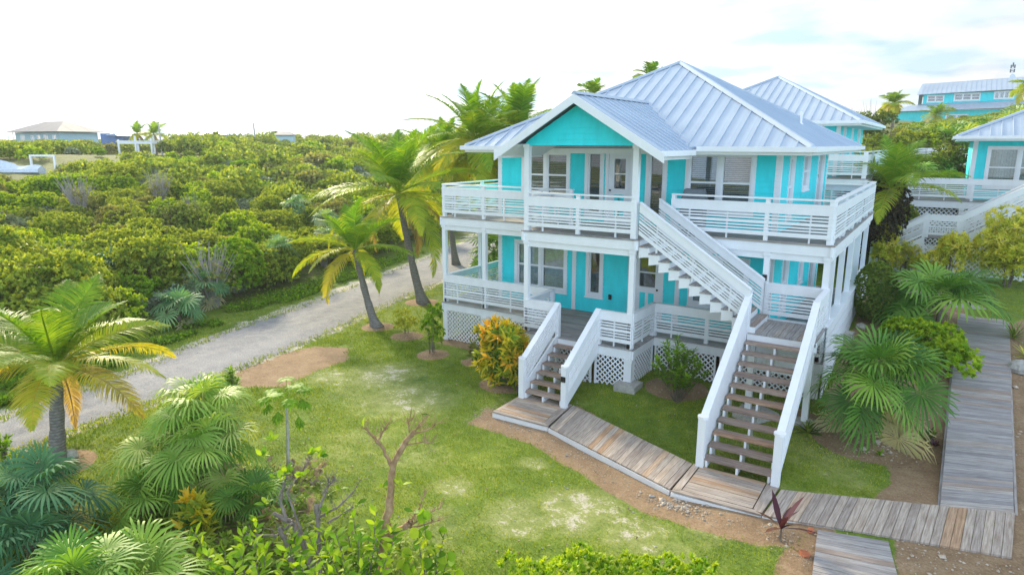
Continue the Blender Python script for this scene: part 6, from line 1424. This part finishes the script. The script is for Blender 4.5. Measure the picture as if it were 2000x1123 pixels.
stemmy('leafy shrub with long yellow-green leaves left of the cut trees at the bottom', b, [(470, 1085, 0), (490, 1060, 0), (440, 1075, 0), (455, 1105, -.2), (500, 1100, -.2), (520, 1070, 0), (425, 1100, 0), (475, 1040, .2), (405, 1085, 0), (360, 1060, .3), (335, 1085, .2), (380, 1040, .4), (500, 1030, .4), (310, 1110, 0)], .18, 143, n=16, wf=.34)
p = G(575, 950); stemmy('reddish-brown low shrub with dry leaves on bare soil beside the papaya', p, [(520+((i*53) % 150), 900+((i*37) % 60), ((i*29) % 10)*.06) for i in range(22)], .16, 144, lm=L_DEAD, name='dry_shrub', n=8)
# undergrowth around the foreground palms
lb = LB(); r = np.random.default_rng(77); spots = []
for px, py, hh, n in ((30, 1100, .5, 60), (140, 1110, .45, 60), (215, 1085, .35, 45), (330, 1040, .4, 60), (420, 1030, .55, 70), (470, 1000, .5, 60), (540, 1060, .55, 70), (600, 1090, .6, 70), (300, 1115, .45, 60), (520, 960, .35, 45), (440, 950, .4, 50), (360, 1000, .45, 50), (650, 1110, .5, 60), (720, 1110, .5, 60), (790, 1115, .4, 40), (250, 1000, .25, 24), (590, 985, .25, 30), (400, 1110, .5, 60), (480, 1110, .5, 60), (560, 1115, .6, 60)):
    g = G(px, py)
    for k in range(n):
        a = r.uniform(0, 6.28); q = .55*math.sqrt(r.random()); z = hh*r.random()**.7*(1-.5*q); D = rdir(6, r)*np.array([1, 1, .5])+np.array([0, 0, .5]); P = np.repeat(np.array([[g[0]+q*math.cos(a), g[1]+q*math.sin(a), H(g[0]+q*math.cos(a), g[1]+q*math.sin(a))+z]]), 6, 0)
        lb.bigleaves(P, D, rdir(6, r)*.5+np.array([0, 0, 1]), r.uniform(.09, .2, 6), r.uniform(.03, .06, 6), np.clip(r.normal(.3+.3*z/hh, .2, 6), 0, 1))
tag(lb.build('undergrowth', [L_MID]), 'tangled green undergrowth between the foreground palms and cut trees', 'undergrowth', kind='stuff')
# hedge at the bottom
p = at(1185, 1123, 8.6); b = (float(p[0]), float(p[1]), H(p[0], p[1])); t = empty('hedge', b, 0, 'row of bright green hedge tips with yellow new leaves along the bottom edge', 'hedge'); lb = LB(); dp = depth_of(b); lob = []
r_ = np.random.default_rng(9)
for px, py, w_ in ((1000, 1098, .17), (1035, 1118, .2), (1075, 1108, .15), (1110, 1105, .2), (1135, 1080, .16), (1150, 1098, .22), (1190, 1106, .18), (1230, 1104, .2), (1262, 1110, .18), (1300, 1106, .2), (1340, 1108, .2), (1375, 1112, .16), (1100, 1125, .25), (1170, 1128, .3), (1250, 1128, .3), (1320, 1130, .28), (1020, 1135, .2), (1390, 1130, .15)):
    c = at(px, py+w_*60, dp+r_.uniform(-.25, .25))-np.array(b); lob.append((c[0], c[1], c[2], w_, w_, w_*1.15))
tuft_bush(lb, lob, 620, 9, .075, .036, 9, tint=(.1, 1.0), up=.9, low=-.2, tipbright=.8, big=True); lb.build('foliage', [L_BRIGHT], t)
st = LB()
for x, y, z, a, _, _ in lob: st.tube([(x*.9, y*.9, -.1), (x, y, z)], [.012, .006], n=4)
st.build('stems', [BARK], t)
# round bright bush across the road and the green verge plants
p = G(468, 592); bush('round_bush', 'big rounded bright green bush standing out at the scrub edge across the road', (p[0]-.9, p[1]+.6, H(p[0]-.9, p[1]+.6)), [(0, 0, 1.25, 1.15, 1.15, 1.2), (.5, -.2, .8, .8, .8, .8), (-.5, .1, .9, .9, .9, .9), (0.2, .2, 1.7, .7, .7, .7)], 900, 7, .14, .085, L_BRIGHT, seed=14, tint=(.1, .75), shell=(.82, 1.03))
lb = LB(); r = np.random.default_rng(17); n = 9000; P = []
FE = np.array(FAR_EDGE)
while len(P) < n:
    i = r.integers(2, 8); f = r.random(); q = FE[i]*(1-f)+FE[i+1]*f; s_ = abs(r.normal(0, 1.0))+.9; x = q[0]-.964*s_*1.0; y = q[1]-.265*s_
    if fbm(x*.6, y*.6, 8) > .47 and s_ < 4: P.append((x, y, H(x, y)+r.uniform(.02, .22)*min(1, s_/2)))
P = np.array(P); lb.leaves(P, rdir(n, r)+np.array([0, 0, .3]), rdir(n, r)*.5+np.array([0, 0, 1]), r.uniform(.08, .16, n), r.uniform(.06, .11, n), np.clip(r.normal(.35, .2, n), 0, 1))
tag(lb.build('ground_cover', [L_BRIGHT]), 'low green creeping plants along the far side of the road', 'ground cover', kind='stuff')

# ---------------------------------------------------------------- grass blades, pebbles, fallen leaves
WALKPOLY = [[(5.3, -4.66), (6.95, -4.66), (10.42, -5.95), (12.1, -5.9), (15.85, -5.0), (16.05, -3.2), (16.35, 7.3), (14.95, 7.3), (14.72, -3.7), (12.2, -4.55), (10.3, -4.55), (6.85, -3.1), (5.3, -3.1)], [(12.95, -5.7), (14.2, -5.4), (14.8, -9), (13.2, -9)]]
def grass(n, x0, x1, y0, y1, seed, hgt=(.025, .06), w=.012):
    r = np.random.default_rng(seed); x = r.uniform(x0, x1, n); y = r.uniform(y0, y1, n); ok = np.ones(n, bool)
    for poly in LAWN_DIRT: ok &= sd_poly(x, y, poly) > r.normal(0.0, .10, n)
    for poly in WALKPOLY: ok &= sd_poly(x, y, poly) > 0.02
    for cx_, cy_, rr, a in RINGS: ok &= np.hypot(x-cx_, y-cy_) > rr+r.normal(0, .04, n)
    bare_ = np.zeros(n)
    for cx_, cy_, rr, a in BARE: bare_ = np.maximum(bare_, a*(1-sstep(.2*rr, rr*1.1, np.hypot(x-cx_, y-cy_))))
    ok &= r.random(n) > bare_*1.25; ok &= (s_road(x, y) > .9) | (sd_poly(x, y, FAR_EDGE+NEAR_EDGE[::-1]) > .25)
    ok &= fbm(x*1.8, y*1.8, 41) > r.uniform(.15, .55, n)
    x, y, bare_ = x[ok], y[ok], bare_[ok]; n = len(x); z = height(x, y); h = r.uniform(*hgt, n)
    D = np.stack([r.normal(0, .55, n), r.normal(0, .55, n), np.ones(n)], 1); P = np.stack([x, y, z-.004], 1)
    tn = np.clip(.20+.55*fbm(x*.45, y*.45, 12)+r.normal(0, .14, n)+bare_*.35, 0, 1)
    return P, unit(D), h/1.0, w, tn
lb = LB(); r = np.random.default_rng(5)
for args in ((230000, -3.5, 13.8, -12.2, 0.0, 1), (50000, -9, 0.5, -12, 9, 2, (.04, .10), .02), (26000, 12.2, 19, -4, 15, 3, (.03, .07), .018)):
    P, D, h, w, tn = grass(*args); S = unit(np.cross(D, rdir(len(P), r))); m = len(P)
    V = np.stack([P-S*w/2, P+S*w/2, P+D*h[:, None]+S*w*.12, P+D*h[:, None]-S*w*.12], 1).reshape(-1, 3); lb.add(V, np.arange(4*m).reshape(m, 4), tn)
n = 5200; r = np.random.default_rng(8); NE = np.array(NEAR_EDGE); FE = np.array(FAR_EDGE); E_ = []
for k in range(n):
    A = NE if k % 2 else FE; i = r.integers(0, 8); f = r.random(); q = A[i]*(1-f)+A[i+1]*f; E_.append((q[0]+r.normal(0, .16), q[1]+r.normal(0, .16)))
E_ = np.array(E_); P = np.stack([E_[:, 0], E_[:, 1], height(E_[:, 0], E_[:, 1])], 1); D = unit(np.stack([r.normal(0, .6, n), r.normal(0, .6, n), np.ones(n)], 1)); lb.leaves(P, D, rdir(n, r), r.uniform(.05, .14, n), .025, np.clip(r.normal(.5, .2, n), 0, 1))
tag(lb.build('grass', [L_GRASS]), 'short green lawn grass with thin sandy patches', 'grass', kind='stuff')
def pebbles(name, label, n, sampler, size, mat, seed):
    r = np.random.default_rng(seed); mb_v = []; mb_f = []; base = np.array([(1, 0, 0), (0, 1, 0), (-1, 0, 0), (0, -1, 0), (0, 0, .7), (0, 0, -.7)]); F_ = np.array([(0, 1, 4), (1, 2, 4), (2, 3, 4), (3, 0, 4), (1, 0, 5), (2, 1, 5), (3, 2, 5), (0, 3, 5)])
    V = []; F = []; k = 0
    while k < n:
        x, y = sampler(r); s_ = size*r.lognormal(0, .55); a = r.uniform(0, 6.28); ca, sa = math.cos(a), math.sin(a); v = base*r.uniform(.6, 1.3, (6, 3))*s_; v = v @ np.array([[ca, sa, 0], [-sa, ca, 0], [0, 0, 1]])
        V.append(v+np.array([x, y, H(x, y)+s_*.25])); F.append(F_+6*k); k += 1
    me = bpy.data.meshes.new(name); me.from_pydata(np.concatenate(V).tolist(), [], np.concatenate(F).tolist()); tag(link(name, me, None, [mat]), label, 'gravel', kind='stuff')
def strip_s(r):
    p = [(5.0, -4.0), (5.05, -4.95), (6.9, -4.98), (8.6, -5.6), (10.3, -6.25), (12.1, -6.3), (13.3, -6.9)]; i = r.integers(0, 6); f = r.random(); a, b = p[i], p[i+1]; return a[0]+(b[0]-a[0])*f+r.normal(0, .13), a[1]+(b[1]-a[1])*f+r.normal(0, .17)
pebbles('gravel', 'small pale stones in the bare strip along the boardwalk edge', 1600, strip_s, .008, PEB, 1)
def ring_s(r):
    i = r.integers(0, len(RINGS)); c = RINGS[i]; a = r.uniform(0, 6.28); q = c[2]*r.random()**.6*.95; return c[0]+q*math.cos(a), c[1]+q*math.sin(a)
pebbles('gravel', 'small pale stones in the planting rings round the shrubs and palms', 1500, ring_s, .009, PEB, 2)
def heap_s(r): return r.choice([13.3, 9.7, 11.0, 14.6])+r.normal(0, .22), (-1.45 if (q := r.random()) < .5 else -1.6)+r.normal(0, .25)
def bed_s(r):
    if r.random() < .5: return r.uniform(13.2, 14.8), r.uniform(-2.0, 7)
    if r.random() < .6: return r.uniform(16.0, 17.8), r.uniform(-5.5, 6)
    return r.uniform(14.2, 16.8), r.uniform(-6.3, -5.0)
pebbles('gravel', 'scattered stones on the brown soil beds either side of the long boardwalk', 1300, bed_s, .013, PEB, 3)
pebbles('gravel', 'heap of pale rubble at the bend in the boardwalk edge and under the big fan palm', 420, lambda r: ((10.6+r.normal(0, .28), -6.2+r.normal(0, .12)) if r.random() < .5 else (13.35+r.normal(0, .35), -1.55+r.normal(0, .3))), .018, PEB, 4)
pebbles('gravel', 'tiny white stones scattered over the thin lawn', 900, lambda r: (r.uniform(-1, 12), r.uniform(-9.5, -2.2)), .008, STONE, 5)
pebbles('gravel', 'loose pale gravel strewn over the road and its edges', 2600, lambda r: (lambda i, f, g: ((NE[i]*(1-f)+NE[i+1]*f)*(1-g)+(FE[i]*(1-f)+FE[i+1]*f)*g))(int(r.integers(0, 9)), r.random(), np.clip(r.choice([0.0, 1.0, .33, .66, .5])+r.normal(0, .07), -.05, 1.05)), .011, PEB, 6)
lb = LB(); r = np.random.default_rng(61); P = []
for cx_, cy_, q_, n in ((4.3, -2.9, .7, 90), (-3.0, -0.3, .8, 50), (-1.06, -11.7, .9, 60), (3.2, -9.6, 1.5, 140), (13.3, -1.2, 1.0, 90), (8.7, -1.1, .8, 40), (6, -6, 3.5, 130), (9.5, -7.5, 2.5, 80), (15.4, 0, 2.5, 120)):
    for _ in range(n): x, y = cx_+r.normal(0, q_), cy_+r.normal(0, q_); P.append((x, y, H(x, y)+.03))
P = np.array(P); n = len(P); lb.leaves(P, rdir(n, r)*np.array([1, 1, .15]), rdir(n, r)*.3+np.array([0, 0, 1]), r.uniform(.04, .10, n), r.uniform(.02, .04, n), r.random(n))
tag(lb.build('leaf_litter', [L_DEAD]), 'dry fallen leaves scattered on the lawn and beds', 'leaf litter', kind='stuff')
def rock(label, px, py, s, seed, name='stone_block', box=False, mat=STONE):
    b = G(px, py); r = np.random.default_rng(seed)
    bm_ = MB()
    if box: bm_.box(-s[0]/2, s[0]/2, -s[1]/2, s[1]/2, -.05, s[2])
    else:
        vs = []; n = 9
        for k, (zz, rr) in enumerate(((-.05, .9), (.3, 1.05), (.7, .85), (1.0, .4))):
            for j in range(n): a = 2*math.pi*j/n; q = rr*r.uniform(.82, 1.15); vs.append((s[0]/2*q*math.cos(a), s[1]/2*q*math.sin(a), s[2]*zz*r.uniform(.9, 1.05)))
        fs = [(i*n+j, i*n+(j+1) % n, (i+1)*n+(j+1) % n, (i+1)*n+j) for i in range(3) for j in range(n)]+[tuple(3*n+j for j in range(n))]
        bm_.add(vs, fs)
    o = bm_.build(name, mat); o.location = b; o.rotation_euler = (0, 0, r.uniform(0, 3)); tag(o, label, 'stone')
rock('grey squared stone block beside the slatted skirt, the nearer one', 1652, 668, (.45, .35, .3), 1, box=True)
rock('flat grey rock against the slatted skirt behind the squared block', 1672, 605, (.55, .4, .16), 2)
rock('low pale rock at the foot of the clipped shrub', 1682, 640, (.4, .3, .14), 3)
rock('rough grey boulder right of the boardwalk near the edge', 1990, 725, (.6, .45, .3), 4, 'boulder')
rock('small reddish stone lying by the boardwalk corner, upper one', 1583, 1040, (.14, .12, .08), 5, 'red_stone', mat=TERRA)
rock('reddish flat stone on the soil left of the lower boardwalk', 1572, 1084, (.2, .16, .07), 6, 'red_stone', mat=TERRA)
rock('grey stone at the base of the leftmost coconut palm', 140, 895, (.35, .3, .2), 7, 'boulder')
rock('flat stone slab under the tall stairs', 1475, 815, (.9, .6, .14), 8, box=True)

# ---------------------------------------------------------------- the hazy air
HAZE_D = 0.0006
mb = MB(); mb.box(-380, 380, -90, 480, -9, 17.5); hz = mb.build('haze', None); hz.data.materials.clear()
m = bpy.data.materials.new('hazy_air'); m.use_nodes = True; nt = m.node_tree; nt.nodes.remove(nt.nodes['Principled BSDF'])
v = nt.nodes.new('ShaderNodeVolumePrincipled'); v.inputs['Color'].default_value = (0.98, 0.97, 0.93, 1); v.inputs['Density'].default_value = HAZE_D; v.inputs["Anisotropy"].default_value = 0.1
nt.links.new(v.outputs[0], nt.nodes['Material Output'].inputs['Volume']); hz.data.materials.append(m); tag(hz, 'pale sunlit sea haze in the air', 'haze', kind='stuff')
